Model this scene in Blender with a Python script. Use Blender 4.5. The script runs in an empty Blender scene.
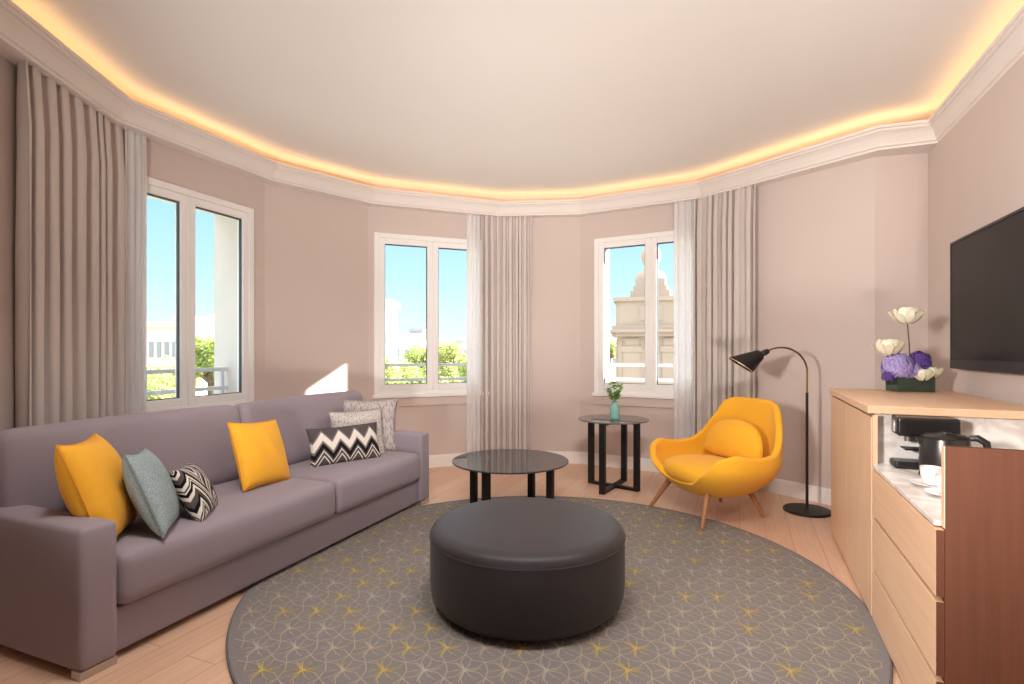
import bpy, bmesh, math, random
from mathutils import Vector, Matrix

scene = bpy.context.scene
COL = scene.collection
PI = math.pi
F, CX, HY, HC = 536.0, 512.0, 350.0, 1.25      # focal length in pixels, centre column, horizon row, eye height


def srgb(r, g, b):
    def f(c):
        c /= 255.0
        return c / 12.92 if c <= 0.04045 else ((c + 0.055) / 1.055) ** 2.4
    return (f(r), f(g), f(b), 1.0)


# ------------------------------------------------------------------ camera
cam_data = bpy.data.cameras.new('camera')
cam_data.sensor_width = 36.0
cam_data.lens = F / 1024.0 * 36.0
cam_data.shift_y = (HY - 342.0) / 1024.0
cam_data.clip_end = 2000
cam = bpy.data.objects.new('camera', cam_data)
COL.objects.link(cam)
cam.location = (0, 0, HC)
cam.rotation_euler = (PI / 2, 0, 0)
scene.camera = cam

# ------------------------------------------------------------------ sky
world = bpy.data.worlds.new('sky')
scene.world = world
world.use_nodes = True
wn, wl = world.node_tree.nodes, world.node_tree.links
wn.clear()
w_out = wn.new('ShaderNodeOutputWorld')
w_bg = wn.new('ShaderNodeBackground')
w_co = wn.new('ShaderNodeTexCoord')
w_sep = wn.new('ShaderNodeSeparateXYZ')
w_ramp = wn.new('ShaderNodeValToRGB')
wl.new(w_co.outputs['Generated'], w_sep.inputs[0])
wl.new(w_sep.outputs['Z'], w_ramp.inputs[0])
wl.new(w_ramp.outputs[0], w_bg.inputs[0])
wl.new(w_bg.outputs[0], w_out.inputs[0])
e = w_ramp.color_ramp.elements
e[0].position = 0.0
e[0].color = (0.52, 0.60, 0.63, 1)
e[1].position = 0.32
e[1].color = (0.18, 0.41, 0.60, 1)
m_ = w_ramp.color_ramp.elements.new(0.12)
m_.color = (0.34, 0.51, 0.61, 1)
for p_, c_ in ((0.44, (1.5, 1.65, 1.75, 1)), (1.0, (1.5, 1.65, 1.75, 1))):      # unseen overhead sky brightened to add light indoors
    k_ = w_ramp.color_ramp.elements.new(p_)
    k_.color = c_
w_bg.inputs[1].default_value = 1.25

# ------------------------------------------------------------------ sun
SUN_EL, SUN_SLOPE = math.radians(21.6), 0.184
sun_d = bpy.data.lights.new('sun', 'SUN')
sun_d.energy = 14.0
sun_d.angle = math.radians(0.6)
sun_d.color = (1.0, 0.95, 0.88)
sun = bpy.data.objects.new('sun', sun_d)
COL.objects.link(sun)
sun.location = (30, 8, 18)
h_ = Vector((-1, -SUN_SLOPE, 0)).normalized()
sd = Vector((h_.x * math.cos(SUN_EL), h_.y * math.cos(SUN_EL), -math.sin(SUN_EL)))
sun.rotation_euler = sd.to_track_quat('-Z', 'Y').to_euler()


# ------------------------------------------------------------------ added fill lights, unseen, behind and above the camera
def spot(name, loc, target, power, cone, color):
    d = bpy.data.lights.new(name, 'SPOT')
    d.energy = power
    d.spot_size = math.radians(cone)
    d.spot_blend = 1.0
    d.shadow_soft_size = 0.25
    d.color = color
    o = bpy.data.objects.new(name, d)
    COL.objects.link(o)
    o.location = loc
    o.rotation_euler = (Vector(target) - Vector(loc)).to_track_quat('-Z', 'Y').to_euler()
    return o


spot('ceiling_bounce_fill', (-0.7, -1.4, 0.25), (-0.7, 5.2, 2.95), 560, 50, (1.0, 0.955, 0.91))  # unseen pair of spots added to bounce light off the ceiling
spot('ceiling_bounce_fill', (0.5, -1.4, 0.25), (1.1, 4.9, 2.95), 460, 50, (1.0, 0.955, 0.91))
spot('side_fill_spot', (-2.2, -0.4, 1.75), (1.75, 1.7, 1.6), 640, 62, (1.0, 0.96, 0.92))  # added fill on the right wall and cabinet, no window here
for tx, ty, pw in ((-1.9, 4.9, 190), (-0.6, 5.5, 210), (0.6, 5.6, 210), (1.8, 5.0, 170)):      # added fill for the lower back walls and floor
    spot('back_wall_fill_spot', (0.25 * tx, 0.2, 2.88), (tx, ty, 0.55), pw, 34, (1.0, 0.955, 0.91))

for px0, tgt, pw in ((-1.1, (-1.25, 2.7, 0.4), 80), (0.1, (0.25, 2.7, 0.0), 70), (1.2, (1.2, 2.6, 0.0), 60)):
    spot('top_fill_spot', (px0, 1.85, 2.88), tgt, pw, 92, (1.0, 0.96, 0.93))  # added top light for the rug, seats and near floor

scene.view_settings.view_transform = 'Standard'
scene.view_settings.look = 'None'
scene.view_settings.gamma = 1.0
scene.view_settings.use_curve_mapping = False
scene.view_settings.exposure = 0.74


# ================================================================== helpers
def nodes(m):
    m.use_nodes = True
    n, l = m.node_tree.nodes, m.node_tree.links
    return n, l, n['Principled BSDF']


def mat(name, col, rough=0.6, metal=0.0, spec=0.5, noise=None, bump=None, sheen=0.0):
    """noise=(scale, amount) varies the colour, bump=(scale, strength)."""
    m = bpy.data.materials.new(name)
    n, l, b = nodes(m)
    b.inputs['Base Color'].default_value = col
    b.inputs['Roughness'].default_value = rough
    b.inputs['Metallic'].default_value = metal
    b.inputs['Specular IOR Level'].default_value = spec
    if sheen:
        b.inputs['Sheen Weight'].default_value = sheen
        b.inputs['Sheen Roughness'].default_value = 0.5
    co = n.new('ShaderNodeTexCoord')
    if noise:
        t = n.new('ShaderNodeTexNoise')
        t.inputs['Scale'].default_value = noise[0]
        t.inputs['Detail'].default_value = 5
        l.new(co.outputs['Object'], t.inputs['Vector'])
        mx = n.new('ShaderNodeMix')
        mx.data_type = 'RGBA'
        mx.inputs['A'].default_value = tuple(c * (1 - noise[1]) for c in col[:3]) + (1,)
        mx.inputs['B'].default_value = tuple(min(1, c * (1 + noise[1])) for c in col[:3]) + (1,)
        l.new(t.outputs['Fac'], mx.inputs['Factor'])
        l.new(mx.outputs['Result'], b.inputs['Base Color'])
    if bump:
        t = n.new('ShaderNodeTexNoise')
        t.inputs['Scale'].default_value = bump[0]
        t.inputs['Detail'].default_value = 3
        l.new(co.outputs['Object'], t.inputs['Vector'])
        bp = n.new('ShaderNodeBump')
        bp.inputs['Strength'].default_value = bump[1]
        bp.inputs['Distance'].default_value = 0.0015
        l.new(t.outputs['Fac'], bp.inputs['Height'])
        l.new(bp.outputs['Normal'], b.inputs['Normal'])
    return m


class MB:
    """Collects shapes of one part; build() links them as one mesh object."""

    def __init__(self):
        self.v, self.f, self.m = [], [], []

    def add(self, verts, faces, mi=0, M=None):
        o = len(self.v)
        for p in verts:
            p = Vector(p)
            self.v.append(tuple(M @ p) if M is not None else tuple(p))
        for f in faces:
            self.f.append([i + o for i in f])
            self.m.append(mi)
        return self

    def box(self, c, s, rz=0.0, bevel=0.0, mi=0, M=None, seg=2):
        bm = bmesh.new()
        bmesh.ops.create_cube(bm, size=1.0)
        for v in bm.verts:
            v.co = Vector((v.co.x * s[0], v.co.y * s[1], v.co.z * s[2]))
        if bevel > 0:
            bmesh.ops.bevel(bm, geom=bm.edges[:], offset=bevel, segments=seg, profile=0.5, affect='EDGES')
        T = Matrix.Translation(c) @ Matrix.Rotation(rz, 4, 'Z')
        if M is not None:
            T = M @ T
        bm.verts.index_update()
        self.add([v.co for v in bm.verts], [[v.index for v in f.verts] for f in bm.faces], mi, T)
        bm.free()
        return self

    def rng(self, lo, hi, **k):
        c = [(a + b) / 2 for a, b in zip(lo, hi)]
        s = [abs(b - a) for a, b in zip(lo, hi)]
        return self.box(c, s, **k)

    def lathe(self, prof, seg=32, c=(0, 0, 0), mi=0, M=None, a0=0.0, sx=1.0, sy=1.0, closed=False):
        verts, faces = [], []
        n = len(prof)
        for i in range(seg):
            a = a0 + 2 * PI * i / seg
            for r, z in prof:
                verts.append((c[0] + r * math.cos(a) * sx, c[1] + r * math.sin(a) * sy, c[2] + z))
        for i in range(seg):
            j = (i + 1) % seg
            for k in range(n if closed else n - 1):
                k2 = (k + 1) % n
                faces.append([i * n + k, j * n + k, j * n + k2, i * n + k2])
        if not closed:
            if prof[0][0] > 1e-4:
                faces.append([i * n for i in range(seg)][::-1])
            if prof[-1][0] > 1e-4:
                faces.append([i * n + n - 1 for i in range(seg)])
        return self.add(verts, faces, mi, M)

    def tube(self, pts, r, seg=10, mi=0, cap=True, M=None):
        pts = [Vector(p) for p in pts]
        rs = r if isinstance(r, (list, tuple)) else [r] * len(pts)
        verts, faces = [], []
        up = None
        for i, p in enumerate(pts):
            d = (pts[min(i + 1, len(pts) - 1)] - pts[max(i - 1, 0)]).normalized()
            if up is None:
                up = Vector((0, 0, 1)) if abs(d.z) < 0.9 else Vector((1, 0, 0))
            x = d.cross(up).normalized()
            y = x.cross(d).normalized()
            up = y
            for k in range(seg):
                a = 2 * PI * k / seg
                verts.append(p + (x * math.cos(a) + y * math.sin(a)) * rs[i])
        for i in range(len(pts) - 1):
            for k in range(seg):
                k2 = (k + 1) % seg
                faces.append([i * seg + k, i * seg + k2, (i + 1) * seg + k2, (i + 1) * seg + k])
        if cap:
            faces.append(list(range(seg))[::-1])
            faces.append([(len(pts) - 1) * seg + k for k in range(seg)])
        return self.add(verts, faces, mi, M)

    def soft(self, c, s, r, bulge=(0, 0, 0), n=8, M=None, mi=0):
        """A rounded box; bulge = how far each pair of faces swells."""
        h = [x / 2 for x in s]

        def axis(hh):
            rr = min(r, hh * 0.98)
            a = [-hh, -hh + 0.12 * rr, -hh + 0.42 * rr, -hh + rr]
            inner = [(-hh + rr) + (2 * hh - 2 * rr) * k / n for k in range(1, n)]
            return a + inner + [-x for x in a[::-1]]
        A = [axis(x) for x in h]
        verts, idx, faces = [], {}, []

        def vid(p):
            key = tuple(round(x, 6) for x in p)
            if key in idx:
                return idx[key]
            q = [max(-(hh - min(r, hh * 0.98)), min(hh - min(r, hh * 0.98), x)) for x, hh in zip(p, h)]
            d = Vector([a - b for a, b in zip(p, q)])
            rr = min(r, min(h) * 0.98)
            o = Vector(q)
            if d.length > 1e-9:
                dn = d.normalized()
                o = Vector([qq + dd * min(r, hh * 0.98) for qq, dd, hh in zip(q, dn, h)])
            u = [x / hh for x, hh in zip(p, h)]
            w = [max(0, 1 - x * x) for x in u]
            o.x += bulge[0] * u[0] * w[1] * w[2]
            o.y += bulge[1] * u[1] * w[0] * w[2]
            o.z += bulge[2] * u[2] * w[0] * w[1]
            # swell also where the axis's own w is zero on the face itself
            idx[key] = len(verts)
            verts.append(o + Vector(c))
            return idx[key]
        for ax in range(3):
            b, d = (ax + 1) % 3, (ax + 2) % 3
            for sgn in (-1, 1):
                for i in range(len(A[b]) - 1):
                    for j in range(len(A[d]) - 1):
                        q = []
                        for (ii, jj) in ((i, j), (i + 1, j), (i + 1, j + 1), (i, j + 1)):
                            p = [0, 0, 0]
                            p[ax], p[b], p[d] = sgn * h[ax], A[b][ii], A[d][jj]
                            q.append(vid(p))
                        faces.append(q if sgn > 0 else q[::-1])
        return self.add(verts, faces, mi, M)

    def prism(self, poly, z0, z1, mi=0, M=None):
        n = len(poly)
        verts = [(p[0], p[1], z0) for p in poly] + [(p[0], p[1], z1) for p in poly]
        faces = [list(range(n))[::-1], list(range(n, 2 * n))]
        for i in range(n):
            j = (i + 1) % n
            faces.append([i, j, n + j, n + i])
        return self.add(verts, faces, mi, M)

    def build(self, name, m, parent=None, smooth=False, angle=None):
        me = bpy.data.meshes.new(name)
        me.from_pydata([tuple(v) for v in self.v], [], self.f)
        for mm in (m if isinstance(m, (list, tuple)) else [m]):
            me.materials.append(mm)
        me.polygons.foreach_set('material_index', self.m)
        bm = bmesh.new()
        bm.from_mesh(me)
        bmesh.ops.remove_doubles(bm, verts=bm.verts, dist=1e-6)
        bmesh.ops.recalc_face_normals(bm, faces=bm.faces)
        if smooth:
            lim = math.radians(angle or 40)
            for f in bm.faces:
                f.smooth = True
            for ed in bm.edges:
                if len(ed.link_faces) == 2 and ed.calc_face_angle(0) > lim:
                    ed.smooth = False
        bm.to_mesh(me)
        bm.free()
        o = bpy.data.objects.new(name, me)
        COL.objects.link(o)
        if parent is not None:
            o.parent = parent
        return o


def tag(o, label=None, cat=None, group=None, kind=None):
    for k, v in (('label', label), ('category', cat), ('group', group), ('kind', kind)):
        if v:
            o[k] = v
    return o


def empty(name, loc=(0, 0, 0), rz=0.0):
    o = bpy.data.objects.new(name, None)
    o.empty_display_size = 0.1
    COL.objects.link(o)
    o.location = loc
    o.rotation_euler = (0, 0, rz)
    return o


def thing(name, label, cat, loc=(0, 0, 0), rz=0.0, group=None):
    return tag(empty(name, loc, rz), label, cat, group)


def mod(o, kind, **k):
    m = o.modifiers.new(kind.lower(), kind)
    for a, b in k.items():
        setattr(m, a, b)
    return m


def ground(px, py, z=0.0):
    """Point on the plane at height z seen at a pixel."""
    Y = F * (HC - z) / (py - HY)
    return Vector(((px - CX) / F * Y, Y, z))


def V2(x, y):
    return Vector((x, y))


# ================================================================== materials
M_wall = mat('wall_paint', srgb(209, 192, 184), 0.75, noise=(3.0, 0.02), bump=(220, 0.05))
M_ceil = mat('ceiling_paint', srgb(232, 226, 220), 0.8, noise=(2.0, 0.01))
M_white = mat('white_paint', srgb(244, 241, 239), 0.45, noise=(4.0, 0.015))
M_crown = mat('cornice_plaster', srgb(232, 222, 215), 0.6, noise=(4.0, 0.015))
M_base = mat('baseboard_paint', srgb(242, 236, 231), 0.5, noise=(5.0, 0.01))
M_gasket = mat('glazing_rubber', srgb(70, 74, 80), 0.5, noise=(40, 0.05))
M_sofa = mat('mauve_grey_weave', srgb(151, 139, 148), 0.9, spec=0.2, noise=(180, 0.10), bump=(420, 0.25), sheen=0.15)
M_yellow = mat('yellow_velvet', srgb(242, 176, 52), 0.85, spec=0.2, noise=(60, 0.06), bump=(260, 0.15), sheen=0.1)
M_chair = mat('yellow_wool', srgb(240, 174, 48), 0.9, spec=0.2, noise=(90, 0.06), bump=(320, 0.2), sheen=0.1)
M_ott = mat('charcoal_leather', srgb(45, 39, 42), 0.5, spec=0.4, noise=(90, 0.10), bump=(300, 0.08), sheen=0.06)
M_black = mat('black_steel', srgb(24, 21, 21), 0.45, spec=0.4, noise=(50, 0.05))
M_brass = mat('aged_brass', srgb(150, 122, 88), 0.35, metal=0.9, noise=(40, 0.06))
M_brasslt = mat('pale_brass', srgb(214, 190, 150), 0.4, metal=0.5, noise=(40, 0.05))
M_walnut = mat('chair_leg_wood', srgb(168, 112, 70), 0.45, noise=(30, 0.12))
M_steel = mat('brushed_steel', srgb(190, 184, 178), 0.3, metal=0.8, noise=(80, 0.05))
M_curt = mat('taupe_curtain_cloth', srgb(209, 198, 192), 0.9, spec=0.1, noise=(160, 0.06), bump=(500, 0.15))
M_tvscreen = mat('dark_screen', srgb(25, 21, 22), 0.35, spec=0.14, noise=(2, 0.03))
M_tvframe = mat('tv_plastic', srgb(36, 32, 33), 0.4, spec=0.3, noise=(60, 0.05))
M_plastic = mat('black_plastic', srgb(26, 23, 24), 0.35, noise=(60, 0.05))
M_kettle = mat('dark_brushed_metal', srgb(70, 66, 66), 0.28, metal=0.7, noise=(90, 0.08))
M_china = mat('white_porcelain', srgb(238, 234, 230), 0.2, noise=(20, 0.01))
M_leafdk = mat('dark_leaf', srgb(84, 112, 66), 0.5, noise=(30, 0.5))
M_leaf = mat('fresh_leaf', srgb(122, 168, 62), 0.5, noise=(60, 0.3))
M_stem = mat('flower_stem', srgb(96, 88, 60), 0.6, noise=(60, 0.15))
M_rose = mat('ivory_petal', srgb(246, 240, 214), 0.6, noise=(60, 0.05))
M_lav = mat('lavender_petal', srgb(176, 158, 214), 0.6, noise=(80, 0.15))
M_purple = mat('purple_petal', srgb(96, 66, 146), 0.6, noise=(80, 0.2))
M_stone = mat('turret_stone', srgb(176, 154, 138), 0.85, noise=(1.6, 0.12), bump=(6, 0.3))
M_facade = mat('pale_facade', srgb(244, 236, 226), 0.85, noise=(0.5, 0.05))
M_facade2 = mat('beige_facade', srgb(230, 214, 196), 0.85, noise=(0.5, 0.06))
M_facade3 = mat('grey_facade', srgb(170, 172, 178), 0.85, noise=(0.5, 0.06))
M_winglass = mat('far_window_glass', srgb(150, 152, 156), 0.3, noise=(1, 0.1))
M_roof = mat('clay_roof', srgb(180, 120, 90), 0.85, noise=(1.0, 0.12))
M_bark = mat('tree_bark', srgb(104, 86, 66), 0.9, noise=(4, 0.2))
M_treeA = mat('tree_leaves', srgb(196, 200, 122), 0.7, noise=(0.9, 0.35))
M_treeB = mat('tree_leaves_deep', srgb(164, 176, 92), 0.7, noise=(0.9, 0.35))
M_earth = mat('city_ground', srgb(170, 166, 150), 0.9, noise=(0.05, 0.15))
M_hill = mat('hillside', srgb(150, 166, 164), 0.95, noise=(0.02, 0.15))
M_rail = mat('rail_paint', srgb(196, 194, 196), 0.5, noise=(30, 0.04))
M_reveal = mat('exterior_render', srgb(212, 204, 196), 0.85, noise=(6, 0.04))


def wood(name, col, dark, axis='Z', rough=0.45, sc=1.0):
    m = bpy.data.materials.new(name)
    n, l, b = nodes(m)
    co = n.new('ShaderNodeTexCoord')
    mp = n.new('ShaderNodeMapping')
    s = {'X': (0.7, 14, 14), 'Y': (14, 0.7, 14), 'Z': (14, 14, 0.7)}[axis]
    mp.inputs['Scale'].default_value = tuple(x * sc for x in s)
    t = n.new('ShaderNodeTexNoise')
    t.inputs['Scale'].default_value = 3.0
    t.inputs['Detail'].default_value = 6
    t.inputs['Distortion'].default_value = 0.6
    r = n.new('ShaderNodeValToRGB')
    r.color_ramp.elements[0].position = 0.3
    r.color_ramp.elements[0].color = dark
    r.color_ramp.elements[1].position = 0.65
    r.color_ramp.elements[1].color = col
    l.new(co.outputs['Object'], mp.inputs['Vector'])
    l.new(mp.outputs['Vector'], t.inputs['Vector'])
    l.new(t.outputs['Fac'], r.inputs['Fac'])
    l.new(r.outputs['Color'], b.inputs['Base Color'])
    b.inputs['Roughness'].default_value = rough
    b.inputs['Specular IOR Level'].default_value = 0.35
    return m


M_oakZ = wood('oak_veneer_upright', srgb(228, 190, 158), srgb(220, 180, 146), 'Z')
M_oakY = wood('oak_veneer_long', srgb(226, 187, 154), srgb(218, 178, 143), 'Y')
M_oakshade = wood('oak_painted_shade', srgb(96, 54, 34), srgb(87, 48, 29), 'Z', 0.75)  # oak darkened in colour to stand for shade on camera-facing ends
M_oakin = wood('oak_recess', srgb(130, 82, 54), srgb(112, 68, 44), 'Z')


def floor_mat():
    m = bpy.data.materials.new('oak_plank_floor')
    n, l, b = nodes(m)
    co = n.new('ShaderNodeTexCoord')
    mp = n.new('ShaderNodeMapping')
    mp.inputs['Rotation'].default_value = (0, 0, math.radians(90 + 23))
    br = n.new('ShaderNodeTexBrick')
    br.offset = 0.37
    br.inputs['Color1'].default_value = srgb(226, 189, 163)
    br.inputs['Color2'].default_value = srgb(217, 178, 150)
    br.inputs['Mortar'].default_value = srgb(184, 142, 114)
    br.inputs['Scale'].default_value = 1.0
    br.inputs['Mortar Size'].default_value = 0.0022
    br.inputs['Mortar Smooth'].default_value = 0.3
    br.inputs['Brick Width'].default_value = 1.5
    br.inputs['Row Height'].default_value = 0.16
    l.new(co.outputs['Object'], mp.inputs['Vector'])
    l.new(mp.outputs['Vector'], br.inputs['Vector'])
    mp2 = n.new('ShaderNodeMapping')
    mp2.inputs['Scale'].default_value = (1.2, 22, 1)
    l.new(mp.outputs['Vector'], mp2.inputs['Vector'])
    t = n.new('ShaderNodeTexNoise')
    t.inputs['Scale'].default_value = 2.5
    t.inputs['Detail'].default_value = 6
    l.new(mp2.outputs['Vector'], t.inputs['Vector'])
    mx = n.new('ShaderNodeMix')
    mx.data_type = 'RGBA'
    mx.blend_type = 'MULTIPLY'
    r = n.new('ShaderNodeValToRGB')
    r.color_ramp.elements[0].position = 0.3
    r.color_ramp.elements[0].color = (0.84, 0.80, 0.77, 1)
    r.color_ramp.elements[1].position = 0.7
    l.new(t.outputs['Fac'], r.inputs['Fac'])
    mx.inputs['Factor'].default_value = 0.8
    l.new(br.outputs['Color'], mx.inputs['A'])
    l.new(r.outputs['Color'], mx.inputs['B'])
    l.new(mx.outputs['Result'], b.inputs['Base Color'])
    b.inputs['Roughness'].default_value = 0.38
    b.inputs['Specular IOR Level'].default_value = 0.35
    return m


M_floor = floor_mat()


def marble_mat():
    m = bpy.data.materials.new('white_marble')
    n, l, b = nodes(m)
    co = n.new('ShaderNodeTexCoord')
    t = n.new('ShaderNodeTexNoise')
    t.inputs['Scale'].default_value = 6
    t.inputs['Detail'].default_value = 8
    t.inputs['Distortion'].default_value = 1.4
    r = n.new('ShaderNodeValToRGB')
    r.color_ramp.elements[0].position = 0.40
    r.color_ramp.elements[0].color = srgb(206, 194, 186)
    r.color_ramp.elements[1].position = 0.56
    r.color_ramp.elements[1].color = srgb(232, 226, 220)
    l.new(co.outputs['Object'], t.inputs['Vector'])
    l.new(t.outputs['Fac'], r.inputs['Fac'])
    l.new(r.outputs['Color'], b.inputs['Base Color'])
    b.inputs['Roughness'].default_value = 0.25
    return m


M_marble = marble_mat()


def glass_pane():
    m = bpy.data.materials.new('window_glass')
    m.use_nodes = True
    n, l = m.node_tree.nodes, m.node_tree.links
    n.clear()
    out = n.new('ShaderNodeOutputMaterial')
    tr = n.new('ShaderNodeBsdfTransparent')
    tr.inputs[0].default_value = (0.97, 0.985, 0.99, 1)
    gl = n.new('ShaderNodeBsdfGlossy')
    gl.inputs['Roughness'].default_value = 0.02
    fr = n.new('ShaderNodeFresnel')
    fr.inputs['IOR'].default_value = 1.2
    mx = n.new('ShaderNodeMixShader')
    l.new(fr.outputs[0], mx.inputs[0])
    l.new(tr.outputs[0], mx.inputs[1])
    l.new(gl.outputs[0], mx.inputs[2])
    l.new(mx.outputs[0], out.inputs[0])
    return m


M_glass = glass_pane()


def tinted_glass(name, col, mixv, rough=0.03, ior=1.5):
    """Dark or coloured glass: tinted see-through under a clear reflection."""
    m = bpy.data.materials.new(name)
    m.use_nodes = True
    n, l = m.node_tree.nodes, m.node_tree.links
    n.clear()
    out = n.new('ShaderNodeOutputMaterial')
    tr = n.new('ShaderNodeBsdfTransparent')
    tr.inputs[0].default_value = col
    df = n.new('ShaderNodeBsdfDiffuse')
    df.inputs[0].default_value = col
    m1 = n.new('ShaderNodeMixShader')
    m1.inputs[0].default_value = mixv
    gl = n.new('ShaderNodeBsdfGlossy')
    gl.inputs['Roughness'].default_value = rough
    fr = n.new('ShaderNodeFresnel')
    fr.inputs['IOR'].default_value = ior
    m2 = n.new('ShaderNodeMixShader')
    l.new(tr.outputs[0], m1.inputs[1])
    l.new(df.outputs[0], m1.inputs[2])
    l.new(fr.outputs[0], m2.inputs[0])
    l.new(m1.outputs[0], m2.inputs[1])
    l.new(gl.outputs[0], m2.inputs[2])
    l.new(m2.outputs[0], out.inputs[0])
    return m


M_smoke = tinted_glass('smoked_glass', srgb(70, 64, 66), 0.6, ior=1.9)
M_smoke2 = tinted_glass('smoked_glass_thin', srgb(190, 184, 182), 0.3, ior=1.7)
M_aqua = tinted_glass('aqua_glass', srgb(176, 232, 224), 0.5)
M_vase = tinted_glass('green_clear_glass', srgb(150, 176, 150), 0.12)


def sheer_mat():
    m = bpy.data.materials.new('sheer_voile')
    m.use_nodes = True
    n, l = m.node_tree.nodes, m.node_tree.links
    n.clear()
    out = n.new('ShaderNodeOutputMaterial')
    tr = n.new('ShaderNodeBsdfTransparent')
    df = n.new('ShaderNodeBsdfDiffuse')
    df.inputs[0].default_value = srgb(250, 248, 248)
    tl = n.new('ShaderNodeBsdfTranslucent')
    tl.inputs[0].default_value = srgb(250, 248, 248)
    m1 = n.new('ShaderNodeMixShader')
    m1.inputs[0].default_value = 0.5
    m2 = n.new('ShaderNodeMixShader')
    m2.inputs[0].default_value = 0.96
    l.new(df.outputs[0], m1.inputs[1])
    l.new(tl.outputs[0], m1.inputs[2])
    l.new(tr.outputs[0], m2.inputs[1])
    l.new(m1.outputs[0], m2.inputs[2])
    l.new(m2.outputs[0], out.inputs[0])
    return m


M_sheer = sheer_mat()


def led_mat():
    m = bpy.data.materials.new('warm_led_strip')
    m.use_nodes = True
    n, l = m.node_tree.nodes, m.node_tree.links
    n.clear()
    out = n.new('ShaderNodeOutputMaterial')
    em = n.new('ShaderNodeEmission')
    em.inputs[0].default_value = (1.0, 0.60, 0.26, 1)
    em.inputs[1].default_value = 4.8
    l.new(em.outputs[0], out.inputs[0])
    return m


M_led = led_mat()

# ================================================================== the room shell
HB, HL = 1.47, 1.608          # cornice foot and lip above eye height
ZC = HC + HL + 0.095          # ceiling
ZB, ZL = HC + HB, HC + HL


def crown_pt(px, py, h=HB):
    Y = h * F / (HY - py)
    return V2((px - CX) / F * Y, Y)


Vb = [crown_pt(0, 37.5), crown_pt(118.5, 121.7), crown_pt(272.4, 180.6), crown_pt(372, 203.4), crown_pt(499.4, 216),
      crown_pt(580.8, 214.3), crown_pt(701.5, 198), crown_pt(878, 150.2)]
d0 = (Vb[0] - Vb[1]).normalized()
Vb[0] = Vb[1] + d0 * (3.25 / abs(d0.y))                       # runs on past the frame, beside the camera
RW_A, RW_D = crown_pt(943.7, 136.6), (crown_pt(943.7, 136.6) - crown_pt(1018, 60)).normalized()   # right wall line


def isect(p, d, q, e_):
    det = d.x * (-e_.y) + e_.x * d.y
    r = q - p
    t = (r.x * (-e_.y) + e_.x * r.y) / det
    return p + d * t


ret_d = V2(0.923, -0.385)
V8 = isect(Vb[7], ret_d, RW_A, RW_D)
V9 = RW_A - RW_D * (RW_A.y / RW_D.y)                           # right wall beside the camera, Y = 0
Vb += [V8, V9]


def offset_poly(P, ds):
    """Offset an open polyline to its left (outwards) by ds[i] on edge i."""
    out = []
    n = len(P)
    E = []
    for i in range(n - 1):
        d = (P[i + 1] - P[i]).normalized()
        E.append((P[i] + V2(-d.y, d.x) * ds[i], d))
    for i in range(n):
        if i == 0:
            out.append(E[0][0].copy())
        elif i == n - 1:
            out.append(P[-1] + V2(-E[-1][1].y, E[-1][1].x) * ds[-1])
        else:
            out.append(isect(E[i - 1][0], E[i - 1][1], E[i][0], E[i][1]))
    return out


Wp = offset_poly(Vb, [0.12, 0.11, 0.11, 0.11, 0.11, 0.10, 0.08, 0.12, 0.0])
W8 = isect(V2(0, 0), V2((928 - CX) / F, 1), RW_A, RW_D)
W7 = V2((875 - CX) / F * 4.08, 4.08)
Wp[7], Wp[8] = W7, W8
Lp = offset_poly(Vb, [-0.095] * 7 + [-0.09, -0.085])
Lp[8] = V2((928 - CX) / F, 1) * (HL * F / (HY - 119.5))
Lp[7] = V2((879 - CX) / F, 1) * (HL * F / (HY - 125))
# rear half of the room, behind the camera
REAR_L, REAR_R = V2(-4.65, -5.6), V2(-1.15, -6.9)
poly = [REAR_L] + Wp + [REAR_R]
outer = offset_poly(poly + [poly[0]], [0.42] * len(poly))[:-1]
outer[0] = outer[0] + V2(-0.3, 0)

mb = MB().prism([tuple(p) for p in outer], -0.12, 0.0)
tag(mb.build('floor', M_floor), kind='structure', label='light oak plank floor')
mb = MB().prism([tuple(p) for p in outer], ZC, ZC + 0.2)
tag(mb.build('ceiling', M_ceil), kind='structure', label='plain pale ceiling above the lit cove')


def seg_matrix(i):
    a, b = Wp[i], Wp[i + 1]
    d = (b - a).normalized()
    return Matrix.Translation((a.x, a.y, 0)) @ Matrix.Rotation(math.atan2(d.y, d.x), 4, 'Z'), (b - a).length


def px_u(i, px):
    """Distance along wall i of the point seen at a pixel column."""
    a, b = Wp[i], Wp[i + 1]
    d = (b - a).normalized()
    p = isect(V2(0, 0), V2((px - CX) / F, 1), a, d)
    return (p - a).dot(d)


WZ0, WZ1 = 0.785, 2.455
wins = {}
u_r, u_c = px_u(1, 252.5), px_u(1, 187.4)
wins[1] = (u_c - (u_r - u_c), u_r)
u_l, u_c = px_u(3, 374), px_u(3, 432.7)
wins[3] = (u_l, 2 * u_c - u_l)
u_l, u_c = px_u(5, 594.7), px_u(5, 651)
wins[5] = (u_l, 2 * u_c - u_l)

names = ['wall_left_front', 'wall_left', 'wall_left_corner', 'wall_back_left', 'wall_back', 'wall_back_right',
         'wall_right_corner', 'wall_right_return', 'wall_right']
outW = outer[1:1 + len(Wp)]


def quad_panel(mb, A, B, OA, OB, z0, z1, mi=0):
    v = [(A.x, A.y, z0), (B.x, B.y, z0), (OB.x, OB.y, z0), (OA.x, OA.y, z0),
         (A.x, A.y, z1), (B.x, B.y, z1), (OB.x, OB.y, z1), (OA.x, OA.y, z1)]
    mb.add(v, [[0, 1, 5, 4]], 0)
    mb.add(v, [[1, 2, 6, 5], [2, 3, 7, 6], [3, 0, 4, 7], [0, 3, 2, 1], [4, 5, 6, 7]], 1)


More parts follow.
